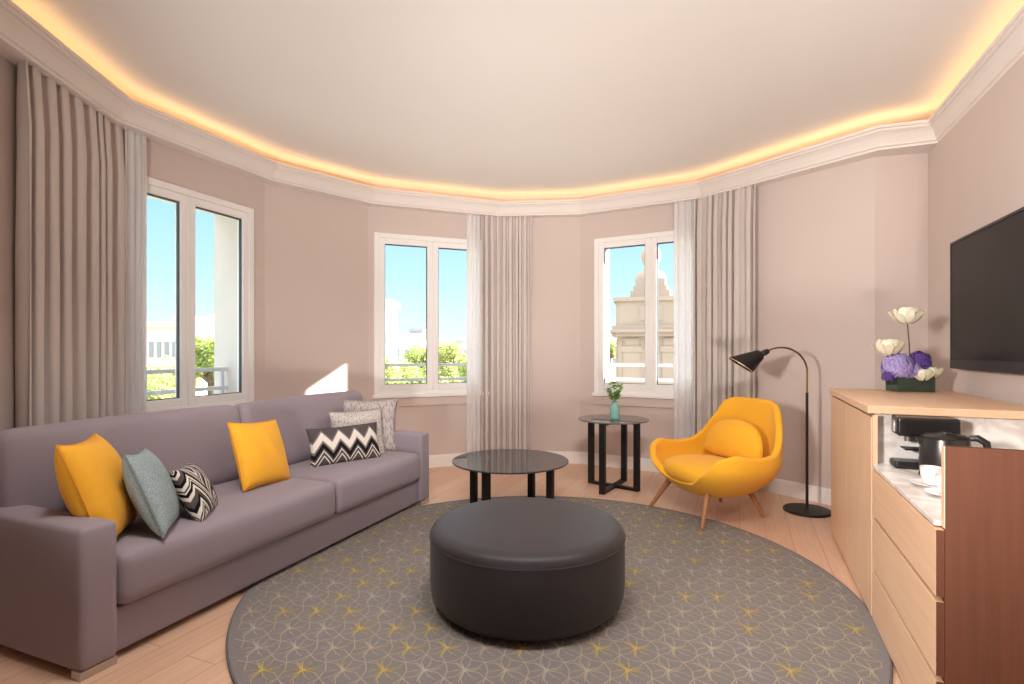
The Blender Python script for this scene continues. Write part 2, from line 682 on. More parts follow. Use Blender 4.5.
for i, nm in enumerate(names):
    mb = MB()
    A, B, OA, OB = Wp[i], Wp[i + 1], outW[i], outW[i + 1]
    d = (B - A).normalized()
    nrm = V2(-d.y, d.x)
    if i in wins:
        u0, u1 = wins[i]
        u0 += 0.02
        u1 -= 0.02
        P0, P1 = A + d * u0, A + d * u1
        Q0, Q1 = P0 + nrm * 0.42, P1 + nrm * 0.42
        quad_panel(mb, A, P0, OA, Q0, 0, ZC)
        quad_panel(mb, P1, B, Q1, OB, 0, ZC)
        quad_panel(mb, P0, P1, Q0, Q1, 0, WZ0 + 0.02)
        quad_panel(mb, P0, P1, Q0, Q1, WZ1 - 0.02, ZC)
    else:
        quad_panel(mb, A, B, OA, OB, 0, ZC)
    tag(mb.build(nm, [M_wall, M_reveal]), kind='structure')
# rear walls: left and right run on, all in dark wood to cut light bounced forward
mb = MB()
quad_panel(mb, REAR_L, Wp[0], outer[0], outW[0], 0, ZC)
tag(mb.build('wall_left_rear', [M_oakin, M_reveal]), kind='structure')
mb = MB()
quad_panel(mb, Wp[-1], REAR_R, outW[-1], outer[-1], 0, ZC)
tag(mb.build('wall_right_rear', [M_oakin, M_reveal]), kind='structure')
mb = MB()
quad_panel(mb, REAR_R, REAR_L, outer[-1], outer[0], 0, ZC)
tag(mb.build('wall_rear', [M_oakin, M_reveal]), kind='structure')

# baseboards
for i, nm in enumerate(['left_front', 'left', 'left_corner', 'back_left', 'back', 'back_right', 'right_corner', 'right_return', 'right']):
    Mx, L = seg_matrix(i)
    mb = MB().rng((0, -0.018, 0), (L, 0.0, 0.115), M=Mx).rng((0, -0.012, 0.115), (L, 0.0, 0.128), M=Mx)
    tag(mb.build('baseboard_' + nm, M_base), kind='structure')

# cornice: sections lofted along the bay
prof = [(-0.02, 0.0), (0.0, 0.0), (0.03, 0.10), (0.16, 0.14), (0.18, 0.22), (0.30, 0.38), (0.46, 0.56), (0.66, 0.70),
        (0.84, 0.76), (0.86, 0.84), (1.0, 0.86), (1.0, 1.0), (0.80, 1.0), (0.78, 0.72)]
verts, faces = [], []
npf = len(prof) + 2
for i in range(len(Vb)):
    w = Wp[i] + (Wp[i] - Vb[i]) * 0.05
    verts.append((w.x, w.y, ZB))
    for t, h in prof:
        p = Vb[i] * (1 - t) + Lp[i] * t
        verts.append((p.x, p.y, ZB + (ZL - ZB) * h))
    verts.append((w.x, w.y, ZB + (ZL - ZB) * 0.72))
for i in range(len(Vb) - 1):
    for k in range(npf - 1):
        a, b = i * npf + k, (i + 1) * npf + k
        faces.append([a, b, b + 1, a + 1])
tag(MB().add(verts, faces).build('trim_1', M_crown), kind='structure', label='white moulded cornice around the bay')

# warm light strip lying in the cove
verts, faces = [], []
for i in range(len(Vb)):
    for t, z in ((0.55, 0.88), (0.35, 0.88), (0.35, 0.95), (0.55, 0.95)):
        p = Vb[i] * (1 - t) + Lp[i] * t
        verts.append((p.x, p.y, ZB + (ZL - ZB) * z))
for i in range(len(Vb) - 1):
    for k in range(4):
        a, b = i * 4 + k, (i + 1) * 4 + k
        a2, b2 = i * 4 + (k + 1) % 4, (i + 1) * 4 + (k + 1) % 4
        faces.append([a, b, b2, a2])
tag(MB().add(verts, faces).build('light_strip', M_led), 'warm glowing light strip hidden in the ceiling cove', 'light')


# ------------------------------------------------------------------ windows
def window(k, i, side_words):
    u0, u1 = wins[i]
    Mx, L = seg_matrix(i)
    root = tag(empty('window_%d' % k), kind='structure', label=side_words)
    root.matrix_world = Mx
    z0, z1 = WZ0, WZ1
    f = 0.05
    mb = MB()
    for lo, hi in (((u0, z0), (u0 + f, z1)), ((u1 - f, z0), (u1, z1)), ((u0 + f, z1 - f), (u1 - f, z1)), ((u0 + f, z0), (u1 - f, z0 + f))):
        mb.rng((lo[0], -0.022, lo[1]), (hi[0], 0.075, hi[1]), bevel=0.004)
    mb.build('window_frame', M_white, root)
    MB().rng((u0 - 0.015, -0.045, z0 - 0.03), (u1 + 0.015, 0.0, z0 + 0.004), bevel=0.006).build('window_sill', M_white, root)
    uc = (u0 + u1) / 2
    s = 0.058
    for a, b in ((u0 + f, uc - 0.002), (uc + 0.002, u1 - f)):
        mb = MB()
        zz0, zz1 = z0 + f, z1 - f
        for lo, hi in (((a, zz0), (a + s, zz1)), ((b - s, zz0), (b, zz1)), ((a + s, zz1 - s), (b - s, zz1)), ((a + s, zz0), (b - s, zz0 + s))):
            mb.rng((lo[0], -0.012, lo[1]), (hi[0], 0.055, hi[1]), bevel=0.005)
        sash = mb.build('sash', M_white, root)
        mb = MB()
        g = 0.006
        for lo, hi in (((a + s, zz0 + s), (a + s + g, zz1 - s)), ((b - s - g, zz0 + s), (b - s, zz1 - s)),
                       ((a + s + g, zz1 - s - g * 1.6), (b - s - g, zz1 - s)), ((a + s + g, zz0 + s), (b - s - g, zz0 + s + g))):
            mb.rng((lo[0], 0.006, lo[1]), (hi[0], 0.03, hi[1]))
        mb.build('gasket', M_gasket, sash)
        MB().rng((a + s - 0.004, 0.016, zz0 + s - 0.004), (b - s + 0.004, 0.020, zz1 - s + 0.004)).build('pane', M_glass, sash)
    MB().rng((uc - 0.006, -0.02, z0 + f + 0.02), (uc + 0.006, -0.011, z1 - f - 0.02), bevel=0.003).build('meeting_rail', M_white, root)
    # ledge outside
    MB().rng((u0 + 0.02, 0.076, z0 - 0.02), (u1 - 0.02, 0.50, z0 + 0.03)).build('outer_ledge', M_reveal, root)
    return root


window(1, 1, 'double casement window above the sofa, city and trees outside')
window(2, 3, 'double casement window left of the middle curtain')
window(3, 5, 'double casement window looking onto the stone turret')

# wall coloured panel under the two back windows
for k, i in ((2, 3), (3, 5)):
    u0, u1 = wins[i]
    Mx, L = seg_matrix(i)
    MBx = MB().rng((u0 - 0.0, -0.02, 0.66), (min(u1, L), 0.0, 0.752), bevel=0.004, M=Mx)
    tag(MBx.build('trim_%d' % k, M_wall), kind='structure')

# guard rails outside, in the window reveals
for i, lab in ((1, 'grey guard rail outside the window above the sofa'), (3, 'grey guard rail outside the window left of the middle curtain'),
               (5, 'white guard rail outside the window facing the turret')):
    u0, u1 = wins[i]
    Mx, L = seg_matrix(i)
    r = thing('guard_rail', lab, 'railing')
    r.matrix_world = Mx @ Matrix.Translation((0, 0.27, 0))
    a, b = u0 + 0.03, u1 - 0.03
    for z in (1.085, 0.925):
        MB().rng((a, -0.02, z - 0.016), (b, 0.02, z + 0.016), bevel=0.004).build('rail_bar', M_rail, r)
    for u in ((a + 0.04, (a * 0.62 + b * 0.38), b - 0.04) if i == 1 else (a + 0.04, b - 0.04)):
        MB().rng((u - 0.014, -0.014, WZ0 + 0.03), (u + 0.014, 0.014, 1.09), bevel=0.003).build('rail_post', M_rail, r)


# ------------------------------------------------------------------ curtains
def wall_path(i0, pxa, i1, pxb, inset, step=0.004):
    """Points running inset from the walls between two pixel columns (left to right)."""
    In = offset_poly(Wp, [-inset] * (len(Wp) - 1))

    def at(i, px):
        return isect(V2(0, 0), V2((px - CX) / F, 1), In[i], (In[i + 1] - In[i]).normalized())
    pts = [at(i0, pxa)] + [In[j] for j in range(i0 + 1, i1 + 1)] + [at(i1, pxb)]
    out = []
    for a, b in zip(pts[:-1], pts[1:]):
        n = max(1, int((b - a).length / step))
        d = (b - a).normalized()
        for k in range(n):
            out.append((a + (b - a) * k / n, V2(-d.y, d.x)))
    out.append((pts[-1], out[-1][1]))
    return out


def px_of(j, inset=0.05):
    p = offset_poly(Wp, [-inset] * (len(Wp) - 1))[j]
    return CX + F * p.x / p.y


def curtain_mesh(path, folds, amp, z0, z1, seed, edge=0.0):
    rnd = random.Random(seed)
    n = len(path)
    ph = [0.0]
    # folds of uneven width
    wts = [rnd.uniform(0.55, 1.5) for _ in range(folds)]
    tot = sum(wts)
    bounds = [0.0]
    for w in wts:
        bounds.append(bounds[-1] + w / tot)
    amps = [amp * rnd.uniform(0.75, 1.1) for _ in range(folds)]
    zs = [z0, z0 + 0.2, z0 + 0.7, z0 + 1.2, z0 + 1.7, z1 - 0.35, z1 - 0.15, z1 - 0.06, z1]
    verts, faces = [], []
    for zi, z in enumerate(zs):
        top = max(0.0, 1 - (z1 - z) / 0.35)
        for j, (p, nn) in enumerate(path):
            t = j / (n - 1)
            k = 0
            while k < folds - 1 and t > bounds[k + 1]:
                k += 1
            loc = (t - bounds[k]) / (bounds[k + 1] - bounds[k])
            sw = 0.12 * math.sin(3.1 * z + k * 1.7 + seed) * (1 - top)
            x = loc * 2 * PI + sw * 2
            w = math.cos(x)
            w = 2 * ((1 + w) / 2) ** 0.5 - 1
            a = amps[k] * (1.0 - 0.35 * top)
            off = -amp * (1.0 - 0.5 * top) + (1 - w) * a
            along = math.sin(2 * x) * amps[k] * 0.22
            d = V2(nn.y, -nn.x)
            q = p + nn * off + d * along
            verts.append((q.x, q.y, z))
    for zi in range(len(zs) - 1):
        for j in range(n - 1):
            a = zi * n + j
            faces.append([a, a + 1, a + n + 1, a + n])
    return MB().add(verts, faces)


def curtain(name, mesh, m, label, cat, group=None):
    o = mesh.build(name, m, smooth=True, angle=80)
    mod(o, 'SOLIDIFY', thickness=0.003, offset=0)
    return tag(o, label, cat, group)


ZCURT = ZB + 0.03
curtain('curtain', curtain_mesh(wall_path(0, 20, 0, 132, 0.066), 10, 0.044, 0.015, ZCURT, 3), M_curt,
        'long taupe pleated curtain behind the near end of the sofa', 'curtain')
curtain('curtain', curtain_mesh(wall_path(3, 480.5, 4, 532, 0.06), 9, 0.036, 0.015, ZCURT, 5), M_curt,
        'long pale taupe pleated curtain behind the round coffee table', 'curtain')
curtain('curtain', curtain_mesh(wall_path(5, 694, 6, 757, 0.062), 8, 0.040, 0.015, ZCURT, 8), M_curt,
        'long taupe pleated curtain behind the yellow armchair', 'curtain')
curtain('sheer_curtain', curtain_mesh(wall_path(1, max(124.5, px_of(1) + 0.3), 1, 145.5, 0.05), 4, 0.012, 0.015, ZCURT, 2), M_sheer,
        'thin white sheer curtain beside the window above the sofa', 'curtain')
curtain('sheer_curtain', curtain_mesh(wall_path(3, 466.5, 3, 480, 0.05), 3, 0.010, 0.015, ZCURT, 4), M_sheer,
        'thin white sheer curtain left of the middle taupe curtain', 'curtain')
curtain('sheer_curtain', curtain_mesh(wall_path(5, 674, 5, 693.5, 0.05), 3, 0.012, 0.015, ZCURT, 6), M_sheer,
        'thin white sheer curtain right of the turret window', 'curtain')

# ------------------------------------------------------------------ rug
RUG_C, RUG_R, RUG_T = V2(0.19, 2.98), 1.57, 0.012
M_rug = mat('rug_pile', srgb(128, 122, 121), 0.95, spec=0.1, noise=(70, 0.16), bump=(500, 0.5))
M_rugedge = mat('rug_binding', srgb(104, 98, 96), 0.95, spec=0.1, noise=(120, 0.1))
M_ln = [mat('rug_line_beige', srgb(182, 168, 142), 0.95, spec=0.1, noise=(90, 0.1)),
        mat('rug_line_gold', srgb(196, 170, 98), 0.95, spec=0.1, noise=(90, 0.1)),
        mat('rug_line_pale', srgb(184, 172, 156), 0.95, spec=0.1, noise=(90, 0.1))]


def rug():
    mb = MB()
    mb.lathe([(0.0, 0.0), (RUG_R, 0.0), (RUG_R + 0.002, RUG_T * 0.5), (RUG_R, RUG_T), (RUG_R - 0.008, RUG_T)], 160, mi=1)
    mb.m[-1] = 0
    rnd = random.Random(11)
    b1, b2 = V2(0.157, 0), V2(0.067, 0.155)
    zl = RUG_T + 0.0012
    lim = RUG_R - 0.03
    inv = {}

    def line(p, q, w0, w1, mi):
        if p.length > lim or q.length > lim:
            return
        d = (q - p)
        if d.length < 1e-5:
            return
        d = d.normalized()
        s = V2(-d.y, d.x)
        mb.add([(*(p + s * w0), zl), (*(p - s * w0), zl), (*(q - s * w1), zl), (*(q + s * w1), zl)], [[0, 1, 2, 3]], 2 + mi)
    nb = [b1, b2, b2 - b1, -b1, -b2, b1 - b2]
    for i in range(-24, 25):
        for j in range(-12, 13):
            c = b1 * i + b2 * j + V2(0.03, 0.02)
            if c.length > RUG_R + 0.1:
                continue
            g = rnd.random()
            mi = 1 if g < 0.40 else (0 if g < 0.8 else 2)
            cents = []
            for k in range(6):
                cents.append((nb[k] + nb[(k + 1) % 6]) / 3)
            for k in range(6):
                t = cents[k]
                m = t * 0.55 + V2(-t.y, t.x) * (0.16 if k % 2 else -0.16)
                line(c + t * 0.04, c + m, 0.0022, 0.0016, mi)
                line(c + m, c + t, 0.0016, 0.0013, 0 if mi != 2 else 2)
                # hexagon outline with a kink, drawn once per edge
                if k < 3:
                    a, b = cents[k], cents[(k + 1) % 6]
                    kk = (a + b) / 2 * 0.86
                    line(c + a, c + kk, 0.0019, 0.0019, 0)
                    line(c + kk, c + b, 0.0019, 0.0019, 0)
                # short rays and petal sides
                s = nb[k] * 0.30
                line(c, c + s, 0.0020, 0.0010, mi)
                w = (nb[k] * 0.30 + cents[k] * 0.25)
                line(c + nb[k] * 0.16, c + w, 0.0012, 0.0012, mi)
            mb.add([(c.x + 0.0065 * math.cos(2 * PI * q / 8), c.y + 0.0065 * math.sin(2 * PI * q / 8), zl + 0.0003) for q in range(8)],
                   [list(range(8))], 2 + mi) if c.length < lim else None
    o = mb.build('rug', [M_rug, M_rugedge] + M_ln)
    o.location = (RUG_C.x, RUG_C.y, 0.0005)
    tag(o, 'round grey-brown rug with fine gold and beige star line pattern', 'rug')


rug()

# ------------------------------------------------------------------ sofa
SOFA_A = math.radians(-21.5)
SOFA_P = Vector((-1.569 - 0.14 * 0.3665, 2.14 - 0.14 * 0.9304, 0))
SL = 2.58                        # length
ARM = 0.14
sofa = thing('sofa', 'long mauve-grey fabric sofa under the left window', 'sofa', SOFA_P, SOFA_A)
MB().soft((-0.46, SL / 2, 0.12), (0.86, SL - 2 * ARM + 0.02, 0.18), 0.012).build('base', M_sofa, sofa, True)
for y in (ARM / 2, SL - ARM / 2):
    MB().soft((-0.46, y, 0.302), (0.92, ARM, 0.544), 0.022, (0.0, 0.006, 0.004)).build('arm', M_sofa, sofa, True)
MB().soft((-0.86, SL / 2, 0.36), (0.13, SL, 0.64), 0.03).build('back_frame', M_sofa, sofa, True)
SPLIT = 1.44
for y0, y1 in ((ARM + 0.004, SPLIT - 0.003), (SPLIT + 0.003, SL - ARM - 0.004)):
    MB().soft((-0.375, (y0 + y1) / 2, 0.322), (0.77, y1 - y0, 0.222), 0.045, (0.012, 0.0, 0.018)).build('seat_cushion', M_sofa, sofa, True)
for y0, y1 in ((0.05, SPLIT - 0.132), (SPLIT - 0.128, SL - 0.0)):
    R = Matrix.Translation((-0.70, (y0 + y1) / 2, 0.655)) @ Matrix.Rotation(math.radians(-11), 4, 'Y')
    MB().soft((0, 0, 0), (0.19, y1 - y0, 0.48), 0.06, (0.02, 0.0, 0.012), M=R).build('back_cushion', M_sofa, sofa, True)
for x in (-0.032, -0.88):
    for y in (0.07, SL - 0.07):
        MB().rng((x - 0.028, y - 0.066, 0.0), (x + 0.028, y + 0.066, 0.034), bevel=0.002).build('foot', M_steel, sofa)


# ------------------------------------------------------------------ pillows
def pillow_mesh(w, h, d, n=26, pinch=0.07):
    verts, faces, border = [], [], []
    idx = {}

    def vid(i, j, s):
        u, v = -1 + 2 * i / n, -1 + 2 * j / n
        edge = i in (0, n) or j in (0, n)
        key = (i, j, 0 if edge else s)
        if key in idx:
            return idx[key]
        x = u * w / 2 * (1 - pinch * (1 - v * v) * abs(u) ** 1.5)
        y = v * h / 2 * (1 - pinch * (1 - u * u) * abs(v) ** 1.5)
        z = 0.0 if edge else s * d / 2 * ((1 - u ** 2) * (1 - v ** 2)) ** 0.42
        z += 0.0 if edge else s * 0.004 * math.sin(9 * u + 4 * v) * (1 - u * u) * (1 - v * v)
        idx[key] = len(verts)
        verts.append((x, y, z))
        return idx[key]
    for s in (-1, 1):
        for i in range(n):
            for j in range(n):
                q = [vid(i, j, s), vid(i + 1, j, s), vid(i + 1, j + 1, s), vid(i, j + 1, s)]
                faces.append(q if s > 0 else q[::-1])
    ring = [verts[vid(i, 0, 1)] for i in range(n)] + [verts[vid(n, j, 1)] for j in range(n)] + \
           [verts[vid(i, n, 1)] for i in range(n, 0, -1)] + [verts[vid(0, j, 1)] for j in range(n, 0, -1)]
    return MB().add(verts, faces), ring


def pillow(label, w, h, d, m, x, y, z, yaw, lean, roll=0.0, piping=None, pinch=0.07):
    """Placed in the sofa's own axes: x out of the sofa, y along it; yaw turns the face from +x towards +y, lean tips it back."""
    mb, ring = pillow_mesh(w, h, d, pinch=pinch)
    o = mb.build('throw_pillow', m, smooth=True, angle=100)
    # local X width -> along the sofa, local Y height -> up, local Z front -> out of the sofa
    B = Matrix(((0, 0, 1), (1, 0, 0), (0, 1, 0))).to_4x4()
    Mw = Matrix.Translation(SOFA_P) @ Matrix.Rotation(SOFA_A, 4, 'Z') @ Matrix.Translation((x, y, z)) @ \
        Matrix.Rotation(yaw, 4, 'Z') @ Matrix.Rotation(-lean, 4, 'Y') @ Matrix.Rotation(roll, 4, 'X') @ B
    o.matrix_world = Mw
    if piping:
        MB().tube(ring + [ring[0]], 0.005, 6, cap=False).build('piping', piping, o, True)
    return tag(o, label, 'pillow')


def math_node(n, l, op, a, b=None, clamp=False):
    nd = n.new('ShaderNodeMath')
    nd.operation = op
    nd.use_clamp = clamp
    for k, v in enumerate((a, b)):
        if v is None:
            continue
        if isinstance(v, (int, float)):
            nd.inputs[k].default_value = v
        else:
            l.new(v, nd.inputs[k])
    return nd.outputs[0]


def chevron_mat(name, period, amp, band, along, stops, shift=0.0):
    """Zigzag stripes: along = object axis the zigzag runs on; stops = (position, colour) of one band."""
    m = bpy.data.materials.new(name)
    n, l, b = nodes(m)
    co = n.new('ShaderNodeTexCoord')
    sp = n.new('ShaderNodeSeparateXYZ')
    l.new(co.outputs['Object'], sp.inputs[0])
    u, v = (sp.outputs['X'], sp.outputs['Y']) if along == 'X' else (sp.outputs['Y'], sp.outputs['X'])
    zig = math_node(n, l, 'PINGPONG', math_node(n, l, 'ADD', u, 5.0), period / 2)
    z2 = math_node(n, l, 'MULTIPLY', zig, amp / (period / 2))
    t = math_node(n, l, 'SUBTRACT', z2, v)
    fr = math_node(n, l, 'FRACT', math_node(n, l, 'DIVIDE', math_node(n, l, 'ADD', t, shift), band))
    r = n.new('ShaderNodeValToRGB')
    r.color_ramp.interpolation = 'CONSTANT'
    els = r.color_ramp.elements
    while len(els) < len(stops):
        els.new(0.5)
    for el, (p, c) in zip(els, stops):
        el.position = p
    for el, (p, c) in zip(els, stops):
        el.color = c
    l.new(fr, r.inputs[0])
    l.new(r.outputs[0], b.inputs['Base Color'])
    b.inputs['Roughness'].default_value = 0.95
    b.inputs['Specular IOR Level'].default_value = 0.15
    nz = n.new('ShaderNodeTexNoise')
    nz.inputs['Scale'].default_value = 320
    bp = n.new('ShaderNodeBump')
    bp.inputs['Strength'].default_value = 0.3
    bp.inputs['Distance'].default_value = 0.0015
    l.new(co.outputs['Object'], nz.inputs['Vector'])
    l.new(nz.outputs['Fac'], bp.inputs['Height'])
    l.new(bp.outputs['Normal'], b.inputs['Normal'])
    return m


C_DK, C_BK, C_WH, C_GR = srgb(84, 78, 78), srgb(26, 22, 24), srgb(222, 214, 204), srgb(120, 112, 110)
M_chev = chevron_mat('zigzag_weave', 0.125, 0.080, 0.40, 'X',
                     [(0.0, C_DK), (0.245, C_GR), (0.285, C_WH), (0.43, C_GR), (0.48, C_BK), (0.565, C_DK), (0.605, C_WH), (0.63, C_DK), (0.69, C_WH), (0.715, C_DK)], shift=0.135)
M_chev2 = chevron_mat('zigzag_weave_bold', 0.15, 0.15, 0.13, 'X',
                      [(0.0, C_DK), (0.24, C_BK), (0.40, C_WH), (0.56, C_DK), (0.64, C_WH), (0.70, C_BK), (0.84, C_WH)], shift=1.3)


def speckle_mat(name, ca, cb, scale, stretch=(1, 1, 1), bumpv=0.3):
    m = bpy.data.materials.new(name)
    n, l, b = nodes(m)
    co = n.new('ShaderNodeTexCoord')
    mp = n.new('ShaderNodeMapping')
    mp.inputs['Scale'].default_value = stretch
    t = n.new('ShaderNodeTexVoronoi')
    t.inputs['Scale'].default_value = scale
    r = n.new('ShaderNodeValToRGB')
    r.color_ramp.elements[0].position = 0.2
    r.color_ramp.elements[0].color = ca
    r.color_ramp.elements[1].position = 0.6
    r.color_ramp.elements[1].color = cb
    bp = n.new('ShaderNodeBump')
    bp.inputs['Strength'].default_value = bumpv
    bp.inputs['Distance'].default_value = 0.0015
    l.new(co.outputs['Object'], mp.inputs['Vector'])
    l.new(mp.outputs['Vector'], t.inputs['Vector'])
    l.new(t.outputs['Distance'], r.inputs['Fac'])
    l.new(r.outputs['Color'], b.inputs['Base Color'])
    l.new(t.outputs['Distance'], bp.inputs['Height'])
    l.new(bp.outputs['Normal'], b.inputs['Normal'])
    b.inputs['Roughness'].default_value = 0.95
    b.inputs['Specular IOR Level'].default_value = 0.15
    return m


M_blue = speckle_mat('blue_grey_weave', srgb(172, 186, 188), srgb(142, 157, 160), 170)
M_knit = speckle_mat('pale_grey_cable_knit', srgb(160, 150, 146), srgb(204, 195, 190), 100, (1, 0.5, 1), 0.8)
M_knit2 = speckle_mat('grey_ribbed_knit', srgb(144, 134, 132), srgb(186, 176, 172), 80, (1, 0.3, 1), 0.8)
M_pipe = mat('yellow_piping', srgb(224, 156, 40), 0.8, noise=(80, 0.05))
M_pipeb = mat('blue_grey_piping', srgb(120, 126, 124), 0.8, noise=(80, 0.05))

D_ = math.radians
pillow('yellow square pillow with piped edge behind the near sofa arm', 0.50, 0.47, 0.20, M_yellow, -0.32, 0.26, 0.640, D_(46), D_(20), D_(-3), M_pipe, 0.10)
pillow('blue-grey woven pillow right of the near yellow pillow', 0.40, 0.40, 0.15, M_blue, -0.20, 0.415, 0.605, D_(48), D_(22), D_(-6), M_pipeb, 0.10)
pillow('small black and white zigzag pillow tilted beside the blue-grey pillow', 0.33, 0.29, 0.13, M_chev2, -0.21, 0.635, 0.545, D_(42), D_(28), D_(-5), None, 0.09)
pillow('yellow square pillow in the middle of the sofa at the cushion gap', 0.40, 0.40, 0.15, M_yellow, -0.355, 1.18, 0.628, D_(8), D_(20), D_(-5), M_pipe)
pillow('long grey and white zigzag lumbar pillow on the far seat', 0.56, 0.28, 0.13, M_chev, -0.31, 1.905, 0.565, D_(-24), D_(16), D_(0))
pillow('pale grey knitted pillow behind the long zigzag pillow', 0.42, 0.38, 0.13, M_knit, -0.39, 2.15, 0.597, D_(-36), D_(16), D_(0))
pillow('larger grey ribbed pillow leaning in the far sofa corner', 0.46, 0.45, 0.14, M_knit2, -0.44, 2.36, 0.632, D_(-58), D_(14), D_(0), None, 0.09)

# ------------------------------------------------------------------ ottoman
OC = V2(0.075, 2.67)
ott = thing('ottoman', 'large round charcoal drum ottoman in the middle of the rug', 'ottoman', (OC.x, OC.y, RUG_T))
R_ = 0.478
MB().lathe([(0.0, 0.018), (R_ - 0.075, 0.018), (R_ - 0.03, 0.03), (R_ - 0.006, 0.065), (R_, 0.12), (R_, 0.335)], 72).build('body', M_ott, ott, True, 50)
MB().lathe([(R_, 0.337), (R_ - 0.001, 0.352), (R_ - 0.012, 0.370), (R_ - 0.03, 0.381), (R_ - 0.07, 0.387), (R_ * 0.5, 0.393), (0.0, 0.395)], 72).build('top', M_ott, ott, True, 60)
MB().tube([((R_ + 0.001) * math.cos(2 * PI * k / 72), (R_ + 0.001) * math.sin(2 * PI * k / 72), 0.336) for k in range(73)], 0.004, 6, cap=False).build('seam', M_ott, ott, True)
for k in range(4):
    a = PI / 4 + k * PI / 2
    MB().lathe([(0.022, 0.0), (0.022, 0.02)], 12, c=(0.3 * math.cos(a), 0.3 * math.sin(a), 0)).build('foot', M_black, ott)


# ------------------------------------------------------------------ the two glass tables
def glass_table(name, label, cat, loc, top_r, h, offs, bar_w, glass):
    """offs: leg positions A, B, C, D; A-D and C-B are joined by floor bars."""
    t = thing(name, label, cat, loc)
    MB().lathe([(0.0, h - 0.012), (top_r - 0.003, h - 0.012), (top_r, h - 0.009), (top_r, h - 0.003), (top_r - 0.003, h), (0.0, h)], 96).build('table_top', glass, t, True, 30)
    A, B, C_, D = [V2(*o) for o in offs]
    for P, Q, nm, dz in ((A, D, 'bar', 0.0), (C_, B, 'bar', 0.0)):
        d = (Q - P).normalized()
        ang = math.atan2(d.y, d.x)
        mid = (P + Q) / 2
        ln = (Q - P).length
        MB().box((mid.x, mid.y, 0.0125), (ln + bar_w * 0.0, bar_w, 0.025), ang, 0.002).build('floor_bar', M_black, t)
        MB().box((mid.x, mid.y, h - 0.0245), (ln, bar_w, 0.022), ang, 0.002).build('top_bar', M_black, t)
        for S in (P, Q):
            MB().box((S.x, S.y, (h - 0.0125) / 2), (0.045, bar_w, h - 0.0125), ang, 0.002).build('leg', M_black, t)
    return t


glass_table('coffee_table', 'round dark glass coffee table with black strip legs behind the ottoman', 'table', (-0.012, 4.07, RUG_T + 0.001),
            0.44, 0.405, ((-0.29, 0.17), (-0.17, -0.29), (0.17, 0.29), (0.29, -0.17)), 0.05, M_smoke)
glass_table('side_table', 'small round glass side table with crossed black frame beside the armchair', 'table', (0.925, 4.89, 0),
            0.318, 0.625, ((-0.18, 0.15), (-0.14, -0.24), (0.145, 0.225), (0.18, -0.145)), 0.05, M_smoke2)

# bud vase on the side table
vz = thing('bud_vase', 'small aqua glass bottle vase on the round side table', 'vase', (0.925, 4.83, 0.6255))
MB().lathe([(0.0, 0.0), (0.040, 0.0), (0.043, 0.006), (0.043, 0.112), (0.040, 0.125), (0.026, 0.138), (0.024, 0.150), (0.030, 0.160),
            (0.027, 0.160), (0.021, 0.150), (0.023, 0.138), (0.037, 0.122), (0.040, 0.11), (0.040, 0.008), (0.0, 0.008)], 28).build('bottle', M_aqua, vz, True)
sp_ = thing('plant_sprig', 'small leafy green sprig standing in the aqua bottle', 'plant', (0.925, 4.83, 0.655))
sp_.scale = (0.85, 0.85, 0.85)
rnd = random.Random(4)
mb, ms = MB(), MB()
for k in range(9):
    a = 2 * PI * k / 9 + rnd.uniform(-.2, .2)
    top = Vector((math.cos(a) * rnd.uniform(0.02, 0.06), math.sin(a) * rnd.uniform(0.02, 0.06), rnd.uniform(0.22, 0.30)))
    pts = [Vector((0.008 * math.cos(a), 0.008 * math.sin(a), 0.01)), Vector((0.012 * math.cos(a), 0.012 * math.sin(a), 0.15)), top]
    ms.tube(pts, 0.0018, 5)
    for q in range(14):
        c = pts[1].lerp(top, 0.25 + 0.75 * q / 8)
        b = a + rnd.uniform(-1.6, 1.6)
        ln, up = rnd.uniform(0.04, 0.06), rnd.uniform(0.1, 0.9)
        d = Vector((math.cos(b), math.sin(b), up)).normalized()
        s = Vector((-math.sin(b), math.cos(b), 0.2)) * ln * 0.45
        mb.add([c, c + d * ln * .5 + s, c + d * ln + Vector((0, 0, -.004)), c + d * ln * .5 - s], [[0, 1, 2], [0, 2, 3]])
ms.build('stem', M_stem, sp_, True)
mb.build('leaves', M_leaf, sp_)

# ------------------------------------------------------------------ armchair
CH = Vector((1.52, 4.07, 0))
ch = thing('armchair', 'rounded yellow upholstered lounge chair on splayed wooden legs', 'chair', CH, math.radians(202.5))


def smooth01(t):
    t = max(0.0, min(1.0, t))
    return t * t * (3 - 2 * t)


def interp(tbl, x):
    for (a, va), (b, vb) in zip(tbl[:-1], tbl[1:]):
        if x <= b:
            t = smooth01((x - a) / (b - a))
            return va + (vb - va) * t
    return tbl[-1][1]


